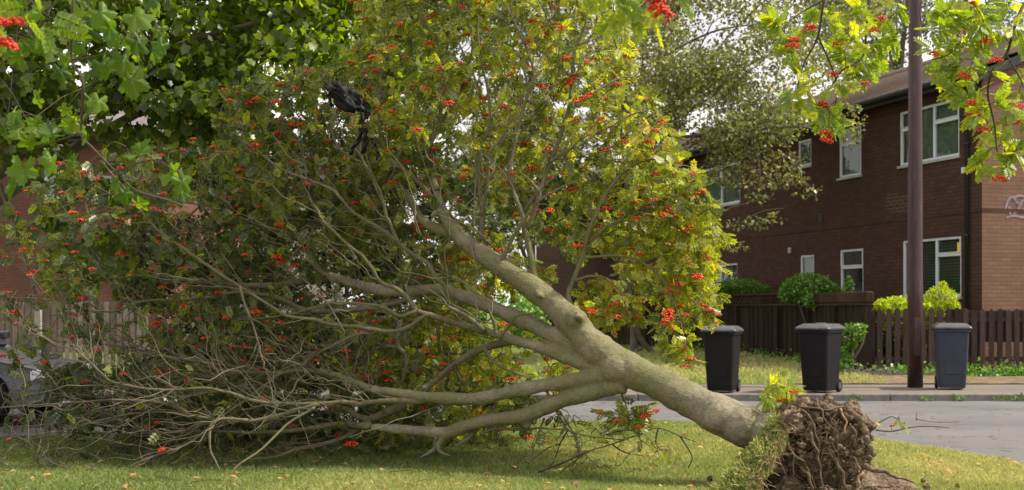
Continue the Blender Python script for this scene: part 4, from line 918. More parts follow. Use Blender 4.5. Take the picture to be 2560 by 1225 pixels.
# twigs grow from the nearest branch to anchor points spread through the crown's volume
def inpoly(x, y, poly):
    c = False; j = len(poly)-1
    for i in range(len(poly)):
        if ((poly[i][1] > y) != (poly[j][1] > y)) and x < (poly[j][0]-poly[i][0])*(y-poly[i][1])/(poly[j][1]-poly[i][1])+poly[i][0]: c = not c
        j = i
    return c
REG = [ # polygon, count, depth range, leaves per tuft, tint mean (low values put the crown's shade into leaf colour), berry chance
 ([(880,-220),(1560,-220),(1570,110),(1640,260),(1740,430),(1812,590),(1800,700),(1790,800),(1700,800),(1600,720),(1500,700),(1440,640),(1330,560),(1240,520),(1120,380),(900,330)], 900, (10.02, 12.5), (5, 10), .55, .40),
 ([(1520,330),(1740,430),(1812,590),(1795,790),(1700,830),(1640,700),(1560,560)], 190, (9.85, 10.9), (6, 10), .50, .46),
 ([(560,210),(900,150),(1100,380),(1180,560),(900,620),(640,560),(540,380)], 460, (10.25, 12.8), (5, 10), .40, .42),
 ([(20,520),(180,380),(560,340),(800,600),(780,760),(420,740),(120,720),(0,640)], 260, (10.2, 12.4), (4, 8), .30, .40),
 ([(330,480),(800,480),(1180,620),(1180,800),(900,820),(420,800)], 230, (11.2, 13.4), (5, 9), .26, .18),
 ([(360,780),(1150,780),(1300,900),(1250,1060),(900,1075),(420,1050)], 260, (11.2, 13.2), (4, 8), .30, .12),
 ([(0,720),(380,740),(800,760),(900,880),(500,960),(100,960),(0,900)], 240, (10.3, 12.4), (1, 5), .3, .30),
 ([(860,780),(1200,770),(1450,900),(1400,1030),(1100,1060),(850,960)], 240, (10.6, 12.4), (3, 8), .60, .28),
 ([(1180,560),(1420,700),(1340,700),(1200,760),(1000,700)], 130, (10.6, 12.3), (4, 8), .50, .30),
 ([(0,900),(500,930),(900,1000),(900,1120),(600,1160),(250,1190),(0,1180)], 900, (9.9, 12.0), (0, 1), .3, .02),
 ([(300,1000),(900,1000),(1250,1060),(1100,1100),(600,1110),(330,1090)], 220, (10.6, 12.2), (1, 4), .15, .08),
 ([(960,-220),(1540,-220),(1560,180),(1400,330),(1000,260)], 190, (11.2, 13.4), (5, 9), .50, .2),
 ([(110,925),(400,930),(400,1068),(110,1068)], 110, (10.6, 12.4), (3, 6), .12, .06),
 ([(330,925),(1330,960),(1340,1050),(1100,1080),(330,1092)], 430, (11.6, 13.7), (5, 9), .10, .06),
 ([(900,980),(1400,1010),(1440,1060),(1200,1110),(900,1110)], 120, (10.2, 11.6), (1, 4), .38, .12),
 ([(1500,700),(1590,720),(1600,800),(1500,830),(1440,740)], 50, (9.9, 10.8), (4, 7), .55, .35),
 ([(1640,780),(1720,800),(1735,920),(1690,930)], 16, (9.7, 10.0), (4, 7), .6, .6),
 ([(1380,1030),(1500,1050),(1740,1130),(1560,1160),(1400,1180),(1320,1120)], 60, (9.5, 10.0), (0, 1), .5, .06),
 ([(1490,1000),(1640,1010),(1650,1050),(1510,1060)], 15, (9.5, 9.75), (4, 6), .5, .6),
]
AN = []
for poly, cnt, dr, lf, tm, bc in REG:
    xs = [p[0] for p in poly]; ys = [p[1] for p in poly]; k = 0
    while k < cnt:
        x, y = random.uniform(min(xs), max(xs)), random.uniform(min(ys), max(ys))
        if not inpoly(x, y, poly): continue
        q = random.random()**1.25; Y = dr[0]+(dr[1]-dr[0])*q; p = W(x, y, Y)
        if p.z < .06: p.z = .06+random.random()*.06
        AN.append((p-ROOT, lf, tm+.10*max(-1, min(1, (x-1150)/600)), bc, x, y)); k += 1
def in_crown(p):
    q = p+ROOT; x = 1280+F*q.x/q.y; y = HOR-(q.z-CAMZ)*F/q.y
    return q.z > .05 and any(inpoly(x, y, g_[0]) for g_ in REG[:15])
tw = MB(); SH = []; tries = 0
while len(SH) < 900 and tries < 60000:
    tries += 1; j = random.randrange(NTH, len(SK)-2); a = SK[j]; t = SK[j+1]-a
    if t.length < 1e-3 or t.length > .4: continue
    if random.random() < .35 and SH: q0 = random.choice(SH); k = random.randrange(len(q0)//3, len(q0)-1); a = Vector(q0[k]); t = Vector(q0[k+1])-a
    t.normalize(); xx = 1280+F*(a.x+ROOT.x)/(a.y+ROOT.y); up_ = xx > 1000; yy = HOR-((a.z+ROOT.z)-CAMZ)*F/(a.y+ROOT.y); L = random.uniform(.35, 1.1) if up_ else random.uniform(.25, .8)
    if len(SH) > 500 and not (xx < 960 and yy > 830): continue
    d = (t+Vector((random.gauss(0, .42), random.gauss(.16, .40), random.gauss(.06, .42)))).normalized()
    bend = Vector((random.gauss(0, .2), random.gauss(0, .2), random.gauss(.10, .2))); P = []; n = 7
    for i in range(n+1):
        u = i/n; P.append(a+d*L*u+bend*L*u*u+Vector((random.gauss(0, .022), random.gauss(0, .022), random.gauss(0, .022)))*(i > 0)*L)
    if not (in_crown(P[-1]) and in_crown(P[4])): continue
    r0 = random.uniform(.0035, .0078); q = smooth_path([tuple(p) for p in P], 2)
    tw.tube(q, [r0*(1-.8*i/(len(q)-1)) for i in range(len(q))], 5, cap=False); SH.append(q)
nodes = np.array([tuple(p) for p in nodes]+[p for q in SH for p in q[::2]]); print('shoots', len(SH))
A = np.array([a[0][:] for a in AN]); d0 = np.min(np.linalg.norm(A[:, None, :]-nodes[None, ::2, :], axis=2), axis=1); order = np.argsort(d0)
NB = np.zeros((len(nodes)+len(AN)*4, 3)); NB[:len(nodes)] = nodes; nn = len(nodes)
LP = []; LD = []; LT = []; BP = []
for i in order:
    a = A[i]; dd = np.sum((NB[:nn]-a)**2, axis=1); j = int(np.argmin(dd)); s0 = Vector(NB[j]); e = Vector(a); L = math.sqrt(dd[j]); _, lf, tm, bc, px, py = AN[i]
    if L < .02: continue
    side = Vector((random.gauss(0, 1), random.gauss(0, 1), random.gauss(0, 1)))*L*.13
    m1 = s0.lerp(e, .33)+side+Vector((0, 0, .05*L)); m2 = s0.lerp(e, .68)+side*.7+Vector((0, 0, .06*L))
    m1.z = max(m1.z, .03-ROOT.z+.03); m2.z = max(m2.z, .03-ROOT.z+.03)
    q = smooth_path([tuple(s0), tuple(m1), tuple(m2), tuple(e)], 2); r0 = min(.011, .004+.006*L)
    tw.tube(q, [r0*(1-.55*k/(len(q)-1)) for k in range(len(q))], 4, cap=False)
    for p in (m1, m2, e): NB[nn] = p; nn += 1
    out_ = (e-m2).normalized(); k = random.randint(*lf)
    # whole clusters differ: some of the crown has turned yellow
    cl_ = mnoise.noise(Vector(a)*1.1)*.35+mnoise.noise(Vector(a)*3.5)*.2
    for _ in range(k):
        t = random.random()**.28; p = Vector(q[min(len(q)-1, int(t*(len(q)-1)+.5))])
        d = out_*random.uniform(.2, 1)+Vector((random.gauss(0, .7), random.gauss(0, .7), random.gauss(-.25, .55)))
        LP.append(p[:]); LD.append(d[:]); LT.append(tm+cl_*1.15+random.gauss(0, .15))
    if random.random() < bc: BP.append(e+Vector((random.uniform(-.04, .04), random.uniform(-.10, .0), random.uniform(-.05, .03))))
tag(tw.build('twigs', M['twig'], tr, smooth=True), kind='stuff')
LP = np.array(LP); LD = np.array(LD); LT = np.clip(np.array(LT), 0, 1); K = len(LP)
V, Fc, T = scatter(*pinnate(4), LP, LD, rdir(K, 1.1), RNG.uniform(.075, .13, K), LT)
np_mesh('foliage', V, Fc, M['rowan_leaf'], tr, tint=T)
# berry clusters
def cluster_mesh(nb, rb, sub=1, seed=0):
    g = np.random.default_rng(seed); v, f = ico(sub); V = []; Fc = []; k = 0
    for i in range(nb):
        a = g.uniform(0, 2*np.pi); r = math.sqrt(g.uniform(0, 1)); c = np.array([r*math.cos(a)*1.0, r*math.sin(a)*1.0, .45*math.cos(r*1.4)-.5+g.normal(0, .13)])*rb*math.sqrt(nb)*.95
        V.append(v*rb*g.uniform(.85, 1.1)+c); Fc.append(f+k); k += len(v)
    return np.concatenate(V), np.concatenate(Fc)
CM = [cluster_mesh(n_, .0062, 1, i) for i, n_ in enumerate((20, 28, 14, 34))]
cmesh = []
for i, (v, f) in enumerate(CM):
    o = np_mesh('berry_cluster', v, f, M['berry'], tr, smooth=True); cmesh.append(o)
BP.sort(key=lambda p: p.y); print('berry clusters', len(BP), 'leaves', K, 'anchors', len(AN))
for i, p in enumerate(BP[:100]):
    o = cmesh[i] if i < 4 else cmesh[i % 4].copy()
    if i >= 4: C.objects.link(o); o.parent = tr
    o.location = p; o.rotation_euler = (random.uniform(-.5, .5), random.uniform(-.5, .5), random.uniform(0, 6)); q = random.uniform(.85, 1.65); o.scale = (q, q, q*.8)
V = []; Fc = []; k = 0
for i, p in enumerate(BP[100:]):
    v, f = CM[i % 4]; q = random.uniform(.85, 1.65); V.append(v*np.array([q, q, q*.8])+np.array(p[:])); Fc.append(f+k); k += len(v)
tag(np_mesh('berry_clusters', np.concatenate(V), np.concatenate(Fc), M['berry'], tr, smooth=True), kind='stuff')

# root plate
rs = random.getstate(); random.seed(3)
AX = (Vector(W(1760,1018,9.2))-Vector(W(1960,1105,9.0))).normalized()       # up the trunk
rc = W(2032, 1122, 8.95)-ROOT
side = AX.cross(Vector((0, 1, 0))).normalized()
ROOTPOLY = [(1938,1042),(1985,1006),(2030,1000),(2075,994),(2128,1008),(2148,1040),(2168,1085),(2158,1125),(2112,1142),(2128,1168),(2165,1182),(2180,1215),(2175,1260),(1880,1260),(1900,1180),(1918,1110)]
mb = MB(); iv2, if2 = ico(2); k = 0
while k < 210:
    x, y = random.uniform(1870, 2200), random.uniform(990, 1260)
    if not inpoly(x, y, ROOTPOLY): continue
    dep = random.uniform(-.28, .30); q = W(x, y, 8.95)+Vector((0, dep*(.75+.25*(y-990)/250), 0))-ROOT; r_ = random.uniform(.030, .085)*(1.15 if y > 1100 else .85)
    st = (random.uniform(.7, 1.4), random.uniform(.7, 1.4), random.uniform(.6, 1.2)); o3 = Vector((k*1.7, k*.3, 0))
    mb.quadmesh([(q.x+a*r_*st[0], q.y+b_*r_*st[1], q.z+c*r_*st[2]) for a, b_, c in [tuple(Vector(p)*(1+.35*mnoise.noise(Vector(p)*1.8+o3))) for p in iv2]], [tuple(t) for t in if2]); k += 1
blob(mb, rc+Vector((0, 0, -.03)), .23, (1.05, 1.0, 1.0)); blob(mb, rc+Vector((-.02, .05, -.2)), .27, (1.1, 1.0, .8))
rp = mb.build('root_plate', M['soil'], tr); md = rp.modifiers.new('r', 'REMESH'); md.mode = 'VOXEL'; md.voxel_size = .0085; md.use_smooth_shade = True
dg = bpy.context.evaluated_depsgraph_get(); me = bpy.data.meshes.new_from_object(rp.evaluated_get(dg)); rp.modifiers.clear()
co = np.zeros(len(me.vertices)*3, dtype=np.float32); me.vertices.foreach_get('co', co); co = co.reshape(-1, 3); no = np.zeros(len(me.vertices)*3, dtype=np.float32); me.vertices.foreach_get('normal', no); no = no.reshape(-1, 3)
dsp = np.array([.018*mnoise.noise(Vector(p)*14)+.022*(.25-abs(mnoise.noise(Vector(p)*26)))+.008*mnoise.noise(Vector(p)*70) for p in co.tolist()], dtype=np.float32)
me.vertices.foreach_set('co', (co+no*dsp[:, None]).ravel()); me.update(); rp.data = me
fw = side.cross(AX).normalized()
# soil crumbs stuck on and dropped beneath
s = MB(); iv, if_ = ico(1)
for i in range(1600):
    n3 = Vector(rdir(1)[0]); p = rc+Vector((n3.x*.37, n3.z*.34, n3.y*.33))*random.uniform(.80, 1.12); r = random.uniform(.006, .028)
    if i > 1250: p = Vector((rc.x+random.gauss(.05, .32), rc.y+random.gauss(-.05, .28), .02+random.random()*.04))
    s.quadmesh([(p.x+a*r*random.uniform(.7, 1.3), p.y+b_*r, p.z+c*r*random.uniform(.7, 1.2)) for a, b_, c in iv], [tuple(q) for q in if_])
s.build('soil_crumbs', M['soil'], tr)
def root_tube(pts, r, m, taper=.75, nn_=8):
    P = smooth_path([tuple(p) for p in pts], 6); ph_ = random.uniform(0, 9)
    P = [(p[0]+.006*math.sin(i*1.1+ph_), p[1]+.006*math.cos(i*1.4+ph_), p[2]+.005*math.sin(i*.9+ph_)) for i, p in enumerate(P)]
    s = MB(); s.tube(P, [r*(1-taper*i/(len(P)-1))*(1+.12*math.sin(i*1.7+ph_)) for i in range(len(P))], nn_); return s.build('root', M[m], rp, smooth=True)
RT = [ # photo-traced roots: (x, y, depth)
 ([(2120,1030,8.70),(2150,1045,8.62),(2168,1080,8.58),(2178,1115,8.55),(2192,1142,8.55)], .030, 'soil', .35),
 ([(2060,1130,8.66),(2095,1105,8.62),(2135,1072,8.64)], .075, 'root', .2),
 ([(1965,1055,8.60),(1985,1035,8.56),(2010,1028,8.55),(2030,1045,8.54),(2045,1085,8.5),(2055,1130,8.5)], .016, 'root', .5),
 ([(1958,1095,8.56),(1972,1080,8.52),(1985,1072,8.5)], .012, 'root_pale', .3),
 ([(2000,1015,8.62),(2050,1024,8.56),(2095,1023,8.58),(2130,1010,8.66)], .013, 'root', .5),
 ([(2045,1000,8.66),(2060,1030,8.54),(2075,1062,8.52),(2100,1080,8.54)], .012, 'root', .5),
 ([(2030,1085,8.50),(2048,1130,8.47),(2055,1170,8.47),(2062,1220,8.47)], .017, 'root', .4),
 ([(1960,1138,8.50),(1990,1140,8.48),(2020,1165,8.47),(2045,1225,8.47)], .013, 'root', .4),
 ([(2132,1140,8.58),(2150,1160,8.54),(2155,1185,8.52)], .016, 'root_pale', .4),
 ([(2170,1180,8.55),(2155,1195,8.52),(2150,1220,8.5)], .022, 'root_pale', .3),
 ([(2165,1170,8.62),(2210,1180,8.6),(2250,1195,8.6),(2290,1208,8.62)], .022, 'soil', .7),
 ([(2100,1020,8.72),(2120,1050,8.60),(2118,1085,8.55)], .014, 'root_pale', .4),
 ([(2010,1170,8.48),(2030,1200,8.46),(2035,1235,8.46)], .02, 'root', .4),
 ([(2090,1150,8.52),(2110,1180,8.5),(2120,1225,8.5)], .022, 'root', .4),
 ([(1975,1110,8.5),(1990,1150,8.48),(1985,1200,8.48)], .012, 'root', .4),
 ([(2140,1120,8.58),(2145,1090,8.56),(2130,1060,8.58)], .018, 'root', .4)]
for pts, r, m_, tp in RT: r = r if m_ == 'soil' else r*.62; root_tube([W(*p)-ROOT+Vector((0, .06, 0)) for p in pts], r, m_, tp)
for i in range(40):
    a0 = random.uniform(0, 2*math.pi); n3 = Vector((random.uniform(-.9, .1), math.cos(a0), math.sin(a0))).normalized()
    p0 = rc+Vector((n3.x*.33, -abs(n3.z)*.30, n3.y*.31)); o_ = (p0-rc).normalized(); t_ = o_.cross(Vector((random.gauss(0,1), random.gauss(0,1), random.gauss(0,1)))).normalized()
    L = random.uniform(.10, .26); pts = [p0-o_*.05, p0+o_*.05+t_*L*.3, p0+o_*.06+t_*L*.65+Vector((0,0,-.03)), p0+o_*.03+t_*L+Vector((0,0,-.09))]
    root_tube(pts, random.uniform(.002, .0055), random.choice(['root', 'root_pale', 'root']), .7, 5)
s = MB()
for i in range(2200):
    n3 = Vector(rdir(1)[0]); p0 = rc+Vector((n3.x*.38, n3.z*.34, n3.y*.34)); o_ = (p0-rc).normalized(); t_ = o_.cross(Vector((random.gauss(0,1), random.gauss(0,1), random.gauss(0,1)))).normalized()
    L = random.uniform(.04, .14); s.tube([p0-o_*.01, p0+o_*.03+t_*L*.5, p0+o_*.015+t_*L+Vector((0,0,-.03))], random.uniform(.0012, .003), 3, cap=False)
tag(s.build('root_hairs', M['root'], rp), kind='stuff')
# turf flap lifted on the trunk side, running down to the lawn
V = []; Fc = []; nu, nv = 40, 26
tl = [W(1935,1040,8.95), W(1905,1095,8.75), W(1860,1150,8.62), W(1800,1215,8.5), W(1760,1270,8.4)]; tr2 = [W(1975,1050,8.75), W(1955,1110,8.6), W(1925,1165,8.5), W(1890,1225,8.42), W(1880,1280,8.38)]
tb = [W(1945,1050,9.35), W(1900,1105,9.3), W(1850,1165,9.2), W(1790,1225,9.1), W(1750,1260,9.0)]
def ip(c, t): t = t*(len(c)-1); i = min(int(t), len(c)-2); return c[i].lerp(c[i+1], t-i)
for i in range(nu+1):
    t = i/nu
    for j in range(nv+1):
        u = j/nv; p = ip(tb, t).lerp(ip(tl, t), u*2) if u < .5 else ip(tl, t).lerp(ip(tr2, t), (u-.5)*2)
        nz3 = mnoise.noise(p*7)*.035+mnoise.noise(p*20)*.014; V.append(tuple(p-ROOT+Vector((-.5, -.5, .6))*nz3))
for i in range(nu):
    for j in range(nv): q = i*(nv+1)+j; Fc.append((q, q+1, q+nv+2, q+nv+1))
tf = np_mesh('turf_flap', V, Fc, M['turf'], tr, smooth=True); VA = np.array(V)
md = tf.modifiers.new('t', 'SOLIDIFY'); md.thickness = .05; md.offset = 1
nB = 9000; i_ = RNG.integers(0, len(VA)-nv-2, nB); P = VA[i_]+(VA[np.minimum(i_+nv+1, len(VA)-1)]-VA[i_])*RNG.uniform(0, 1, (nB, 1))+RNG.normal(0, .012, (nB, 3))
D = rdir(nB, .5)+np.array([-.6, -.6, .25]); V, Fc, T = scatter(np.array([(0,-.06,0),(0,.06,0),(.6,.05,.05),(1,0,-.12)]), np.array([(0,1,2,3)]), P, D, rdir(nB), RNG.uniform(.02, .06, nB), np.clip(RNG.normal(.5, .28, nB), 0, 1))
tag(np_mesh('turf_grass', V, Fc, M['grass'], tf, tint=T), kind='stuff')
s = MB()
for i in range(130):
    t = random.random(); p = ip(tr2, t)-ROOT+Vector((random.uniform(-.06, .02), -.03, random.uniform(-.03, .03))); d = Vector((random.gauss(0, .5), random.uniform(-.6, .1), random.gauss(-.3, .6))).normalized()*random.uniform(.04, .12)
    s.tube([p, p+d*.5+Vector((0, 0, .02)), p+d], random.uniform(.0012, .003), 3, cap=False)
tag(s.build('torn_rootlets', M['root_pale'], tf), kind='stuff')
# crater of loose earth at the right foot
random.setstate(rs)
V = []; Fc = []; nu, nv = 60, 30; c0 = W(2150, 1232, 8.75)
for i in range(nu+1):
    for j in range(nv+1):
        u, v_ = i/nu*2-1, j/nv*2-1; r = math.hypot(u, v_); x, y = c0.x+.10+u*.46, 8.95+v_*.42
        z = vz(x, y)-.015+(max(0, 1-r)**.8)*.13*(1+.8*mnoise.noise(Vector((x*7, y*7, 0))))+.03*mnoise.noise(Vector((x*22, y*22, 2)))*max(0, 1-r); V.append((x, y, z))
for i in range(nu):
    for j in range(nv): q = i*(nv+1)+j; Fc.append((q, q+nv+1, q+nv+2, q+1))
tag(np_mesh('soil_heap', V, Fc, M['soil'], smooth=True), 'low dark heap of loose earth beside the root plate on the right', 'soil', kind='stuff')

# ------------------------------------------------------------------ overhanging and loose sprigs
FINE = pinnate(6, True, .30, .085)
def sprig(name, label, cat, stems, leafpts, berries, Y, lm='rowan_fresh', ls=(.095, .14), per=8, rb=.006, m='twig_dark', spread=26, tint=(.2, 1), tmpl=None, group=None, bn=26, dz=.25, bscale=1.0):
    p0 = W(stems[0][0][0][0], stems[0][0][0][1], Y); o = empty(name, p0, label=label, cat=cat, group=group)
    nd = []
    s = MB()
    for pts, wd in stems:
        q = smooth_path([(*(W(x, y, Y+(random.uniform(-dz, dz)*.3 if k else 0))-p0),) for k, (x, y) in enumerate(pts)], 5)
        s.tube(q, [wd/2/F*Y*(1-.6*i/(len(q)-1)) for i in range(len(q))], 7); nd += [Vector(a) for a in q]
    P = []; D = []
    for (x, y) in leafpts:
        c = W(x, y, Y+random.uniform(-dz, dz))-p0; j = min(nd, key=lambda a: (a-c).length)
        s.tube([j, j.lerp(c, .5)+Vector((0, 0, .02)), c], .0022*Y/8+.0006, 4, cap=False); nd.append(c); nd.append(j.lerp(c, .5))
        for _ in range(per):
            P.append((c+(j-c)*random.random()*.5)[:]); ou = (c-j); ou = ou.normalized() if ou.length > 1e-4 else Vector((0,0,-1)); D.append((ou*.7+Vector((random.gauss(0, .8), random.gauss(0, .6), random.gauss(-.2, .6))))[:])
    s.build('stem', M[m], o, smooth=True)
    n_ = len(P)
    if n_:
        V, Fc, T = scatter(*(tmpl or FINE), np.array(P), np.array(D), rdir(n_, 1.0), RNG.uniform(*ls, n_), RNG.uniform(*tint, n_)); np_mesh('leaves', V, Fc, M[lm], o, tint=T)
    cs = []
    for x, y, wd in berries:
        r = wd/2/F*Y*1.2; nbr = int(max(8, min(60, (r/rb)**2*.9))); v, f = cluster_mesh(nbr, rb, 2 if Y < 6 else 1, int(x*7+y)); c = W(x, y, Y-.14)-p0
        b = np_mesh('berry_cluster', v, f, M['berry'], o, smooth=True); b.location = c; b.rotation_euler = (random.uniform(-.3, .3), random.uniform(-.3, .3), random.uniform(0, 6)); b.scale = (bscale, bscale, bscale)
    return o
random.seed(77)
sprig('overhanging_rowan_branch', 'bright yellow-green rowan branch hanging in the top right corner in front of the house', 'branch',
      [([(2640,-60),(2570,0),(2546,40),(2530,91),(2515,137),(2480,180),(2470,238),(2485,304),(2495,385),(2520,420)], 9), ([(2546,40),(2556,90),(2570,150)], 6), ([(2515,137),(2551,197),(2575,260)], 6), ([(2640,-90),(2480,-60),(2419,-20),(2419,61),(2384,127),(2330,150)], 8), ([(2419,-20),(2330,-40),(2300,20),(2310,90)], 5)],
      [(2420,60),(2480,40),(2350,70),(2330,112),(2540,70),(2400,105),(2440,20),(2500,10),(2370,20),(2450,110),(2500,95),(2420,190),(2450,235),(2400,245),(2440,285),(2500,250),(2540,280),(2548,232),(2395,160),(2470,180),(2475,330),(2455,270),(2512,365),(2470,380),(2525,400),(2455,420),(2510,430),(2545,375),(2560,100),(2560,190),(2360,120),(2580,300),(2350,180),(2380,215),(2462,295),(2340,20),(2390,50),(2465,70)],
      [(2335,130,26),(2395,75,42),(2465,98,34),(2430,4,30),(2410,185,40),(2490,145,40),(2435,252,38),(2435,280,34),(2455,318,34),(2510,298,34),(2545,262,36),(2550,302,30),(2500,443,66)], 7.6)
sprig('overhanging_rowan_branch', 'yellow-green rowan branch with red berries hanging left of the maroon post, over the pale tree', 'branch',
      [([(2230,-120),(2180,-40),(2166,76),(2156,142),(2105,177),(2070,230)], 8), ([(2090,-120),(2060,0),(2045,91),(2010,160),(1990,230)], 8), ([(2045,91),(2090,200),(2085,280),(2070,330)], 5), ([(2180,-40),(2240,-10),(2270,60)], 5), ([(2060,0),(1990,40),(1950,80)], 5)],
      [(2210,50),(2245,20),(2205,92),(2150,20),(2230,100),(2180,110),(2005,85),(1948,60),(1960,95),(2070,55),(2050,25),(2000,190),(1985,235),(2020,210),(2082,140),(2120,160),(2150,185),(2100,215),(2060,265),(2050,305),(2075,300),(2110,130),(2135,95),(1990,130),(2175,150),(1995,250),(2090,300),(1935,50)],
      [(1980,110,48),(2025,65,32),(2178,72,42),(2095,105,30),(2055,257,38),(2085,180,28),(2065,328,52),(2165,205,22),(2200,42,26),(2068,345,34),(1985,95,30)], 7.9)
sprig('overhanging_rowan_branch', 'short rowan branch with one large berry cluster at the top centre-right edge', 'branch',
      [([(1700,-120),(1660,-60),(1640,-20),(1600,20)], 9), ([(1640,-20),(1560,-40),(1540,0)], 6)],
      [(1560,10),(1600,10),(1540,-10),(1640,-30),(1580,35),(1620,30),(1670,-30),(1690,-10),(1540,25)], [(1648,12,64),(1660,30,48),(1640,-8,50)], 5.2, ls=(.13, .16), per=3, dz=.1)
sprig('overhanging_rowan_branch', 'rowan branch with two big red berry clusters in the top left corner', 'branch',
      [([(-80,-120),(-20,-40),(20,20),(10,80)], 9), ([(-20,-40),(60,-10),(120,40)], 6)],
      [(60,20),(110,60),(140,75),(100,20),(-20,60),(20,-10),(130,30)], [(38,46,66),(8,48,60),(15,98,60),(28,110,38),(0,92,50)], 5.0, ls=(.13, .16), per=2, tint=(0, .5), dz=.1)
def palmate():
    n = 44; v = [(.0,0,0)]; f = []
    for ring, q in ((0, .5), (1, 1.0)):
        for i in range(n):
            a = 2*math.pi*i/n-math.pi; lob = abs(math.cos(2.5*a))**1.3; rr = (.40+.30*lob*(1-.25*abs(a)/math.pi))*(1 if abs(a) < 2.75 else .55)
            rr *= 1+(.07 if i % 2 else -.05)*ring; x = .36+rr*q*math.cos(a); y = rr*q*math.sin(a)
            if ring == 0: x = .36*.5+x*.5+.0; 
            v.append((x, y, -.75*y*y-.45*x*x+.10*math.cos(5*a)*q*q))
    v[0] = (.30, 0, .02)
    for i in range(n):
        j = (i+1) % n; f.append((1+i, 1+n+i, 1+n+j, 1+j))
        if i % 2 == 0: f.append((0, 1+i, 1+j, 1+(i+2) % n))
    return np.array(v), np.array(f)
MAPLE_F = palmate()
sprig('overhanging_sycamore_branch', 'thin sycamore branch with large lit leaves hanging down the left side', 'branch',
      [([(188,-80),(182,40),(180,150),(207,205),(204,330),(232,370),(290,430),(340,476),(420,500),(470,520)], 9), ([(204,330),(150,350),(90,370)], 5), ([(180,150),(240,140),(300,120)], 5), ([(290,430),(380,400),(440,430)], 5), ([(182,60),(120,70),(60,90)], 5)],
      [], [], 6.6)
o_ = [o for o in bpy.data.objects if o.name.startswith('overhanging_sycamore_branch')][0]
P = []; D = []; sc = []
for x, y, s_, dx, dy in ((150,335,70,-1,.3),(130,385,75,.3,1),(60,400,85,-.2,1),(40,440,85,.1,1),(330,380,90,1,.35),(290,440,60,.2,1),(310,470,60,.1,1),(420,430,80,1,.7),(445,440,70,.8,.8),(250,150,75,.3,1),(305,130,80,.4,.9),(330,180,90,.1,1),(330,30,90,.8,.6),(240,20,80,.5,.7),(180,140,50,-.4,1),(250,240,60,-.1,.9),(100,240,55,-.9,.3),(60,130,60,-.6,.7),(210,60,75,.6,.9),(15,610-100,40,-1,.3),(210,345,60,.8,-.1),(340,500,50,.4,1),(190,390,55,-.3,1),(260,60,70,.9,.5),(330,90,75,.9,.8),(150,60,50,-.6,.8),(280,165,65,-.2,1),(90,350,60,-.9,.5),(450,470,50,.3,1)):
    P.append((W(x, y, 6.6+random.uniform(-.2, .2))-o_.location)[:]); D.append((dx+random.uniform(-.2, .2), random.uniform(-.9, .6), -dy)); sc.append(s_/F*6.6*.70)
nd = [Vector(v_.co) for v_ in o_.children[0].data.vertices][::7]; s = MB()
for i in range(75):
    x, y, Y = random.uniform(-60, 430), random.uniform(-60, 330), random.uniform(6.9, 8.6)
    if x > 250 and y > 200: continue
    c = W(x, y, Y)-o_.location; j_ = min(nd, key=lambda a: (a-c).length); nd.append(c)
    s.tube([j_, j_.lerp(c, .5)+Vector((0, 0, .03)), c], .003, 4, cap=False); P.append(c[:]); D.append((random.gauss(0, .6), random.gauss(0, .5), random.uniform(-1.2, -.2))); sc.append(random.uniform(.07, .12))
s.build('side_stem', M['twig_dark'], o_, smooth=True)
V, Fc, T = scatter(*MAPLE_F, np.array(P), np.array(D), rdir(len(P), .3)*1.3+np.array([.7, -.35, .6]), np.array(sc), RNG.uniform(.3, 1, len(P))); np_mesh('leaves', V, Fc, M['sycamore_fresh'], o_, tint=T)
sprig('broken_rowan_sprig', 'leafy rowan sprig with two berry clusters behind the trunk just left of the roots', 'sprig',
      [([(1960,1080),(1955,1030),(1945,990),(1940,955)], 6), ([(1955,1030),(1975,1000),(1990,975)], 4), ([(1950,1010),(1925,990),(1915,970)], 4)],
      [(1940,955),(1925,975),(1955,970),(1975,985),(1920,1000),(1950,1015),(1985,975),(1965,1000),(1935,990)], [(1981,977,36),(1956,996,34)], 9.2, per=6, ls=(.09, .13), m='twig', tint=(.5, 1))
sprig('broken_rowan_sprig', 'bare forked twig with few yellow leaves on the road right of the roots', 'sprig',
      [([(2190,1075),(2230,1078),(2280,1068),(2330,1066),(2375,1070)], 5), ([(2185,1064),(2225,1042),(2240,1046),(2262,1060)], 4), ([(2290,1050),(2292,1030)], 3), ([(2290,1048),(2340,1055),(2400,1055)], 3)],
      [(2228,1066),(2178,1058),(2262,1062),(2250,1048)], [(2230,1062,12)], 9.4, per=1, ls=(.07, .1), m='twig', tint=(.6, 1), dz=.05)
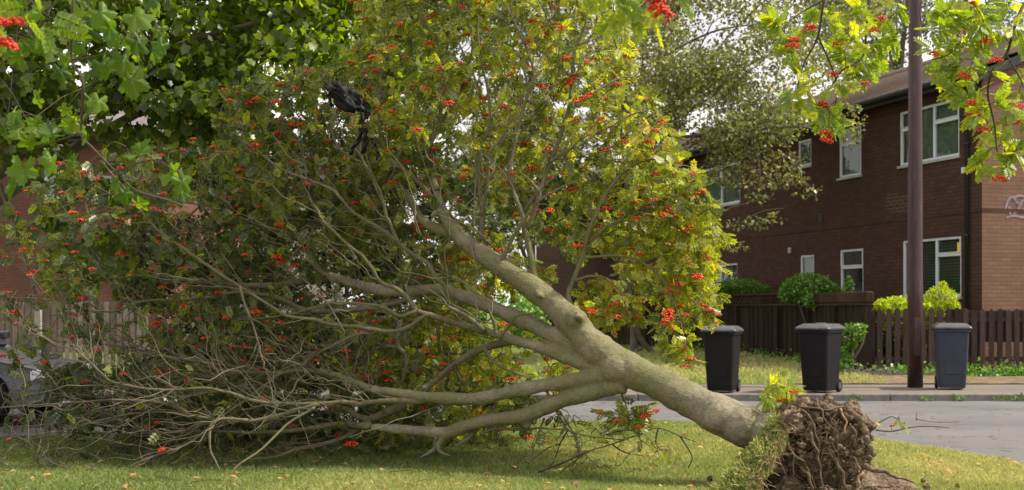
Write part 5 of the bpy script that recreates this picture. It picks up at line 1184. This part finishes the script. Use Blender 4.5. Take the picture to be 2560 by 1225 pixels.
# bare twigs lying and hanging over the near grass
s = MB(); p0 = G(1560, 1130, .05)
for pts in ([(1345,1180),(1400,1160),(1470,1128),(1530,1110),(1600,1085),(1645,1070),(1700,1090),(1740,1105)], [(1470,1128),(1440,1150),(1400,1182)], [(1600,1085),(1570,1075),(1500,1090)], [(1645,1070),(1640,1110),(1660,1130)], [(1530,1110),(1560,1130),(1610,1140)], [(1400,1040),(1420,1075),(1470,1090),(1560,1100)], [(1420,1075),(1400,1110),(1380,1160),(1340,1190)], [(1440,1085),(1450,1130),(1430,1165)], [(1500,1085),(1540,1060),(1550,1030)], [(1700,1090),(1730,1140),(1720,1170)], [(1400,1110),(1370,1120),(1330,1150)]):
    q = smooth_path([tuple(W(x, y, 9.55+.2*math.sin(x*.02)+ (x-1500)*.0006)-p0) for x, y in pts], 4); s.tube(q, [.0075*(1-.6*i/len(q)) for i in range(len(q))], 5)
o = s.build('dead_twigs', M['twig_dark'], None, smooth=True); o.location = p0; tag(o, 'tangle of bare dark twigs over the sunlit grass below the middle of the trunk', 'twigs')

# ------------------------------------------------------------------ black polythene caught in the crown
bgp = W(868, 245, 9.75); bag = empty('plastic_bag', bgp, label='torn black plastic sheet snagged high in the fallen crown', cat='plastic bag')
v, f = ico(5); V = []
for a, b_, c in v:
    n3 = Vector((a, b_, c)); k = .9+.6*mnoise.noise(n3*1.7+Vector((5, 0, 0)))+.30*mnoise.noise(n3*4)+.16*mnoise.noise(n3*11)
    p = Vector((a*.145, b_*.07, c*.095))*k; p.z -= p.x*.55; V.append(tuple(p))
np_mesh('crumpled_sheet', V, f, M['bag'], bag, smooth=True)
for pts, wd in (([(890,235),(915,262),(918,290),(905,300)], .05), ([(835,222),(822,240),(832,268)], .035), ([(905,320),(898,350),(882,372),(878,388)], .042), ([(908,322),(915,350),(908,385)], .05), ([(928,345),(940,365),(946,385),(942,400)], .022), ([(900,270),(905,300),(906,325)], .012)):
    q = smooth_path([tuple(W(x, y, 9.7)-bgp) for x, y in pts], 6); s = MB(); vs = []; fs = []; n_ = len(q)
    for i, p in enumerate(q):
        ww = 1.5*wd*(.7+.3*math.sin(i*1.3))*(1-.4*i/n_)
        for j in range(4): vs.append((p[0]+(j-1.5)/3*ww, p[1]+.012*math.sin(i*1.1+j*1.7), p[2]+.004*math.sin(j*3+i)))
    for i in range(n_-1):
        for j in range(3): fs.append((i*4+j, i*4+j+1, i*4+j+5, i*4+j+4))
    s.quadmesh(vs, fs); so = s.build('torn_strip', M['bag'], bag); md = so.modifiers.new('t', 'SOLIDIFY'); md.thickness = .003
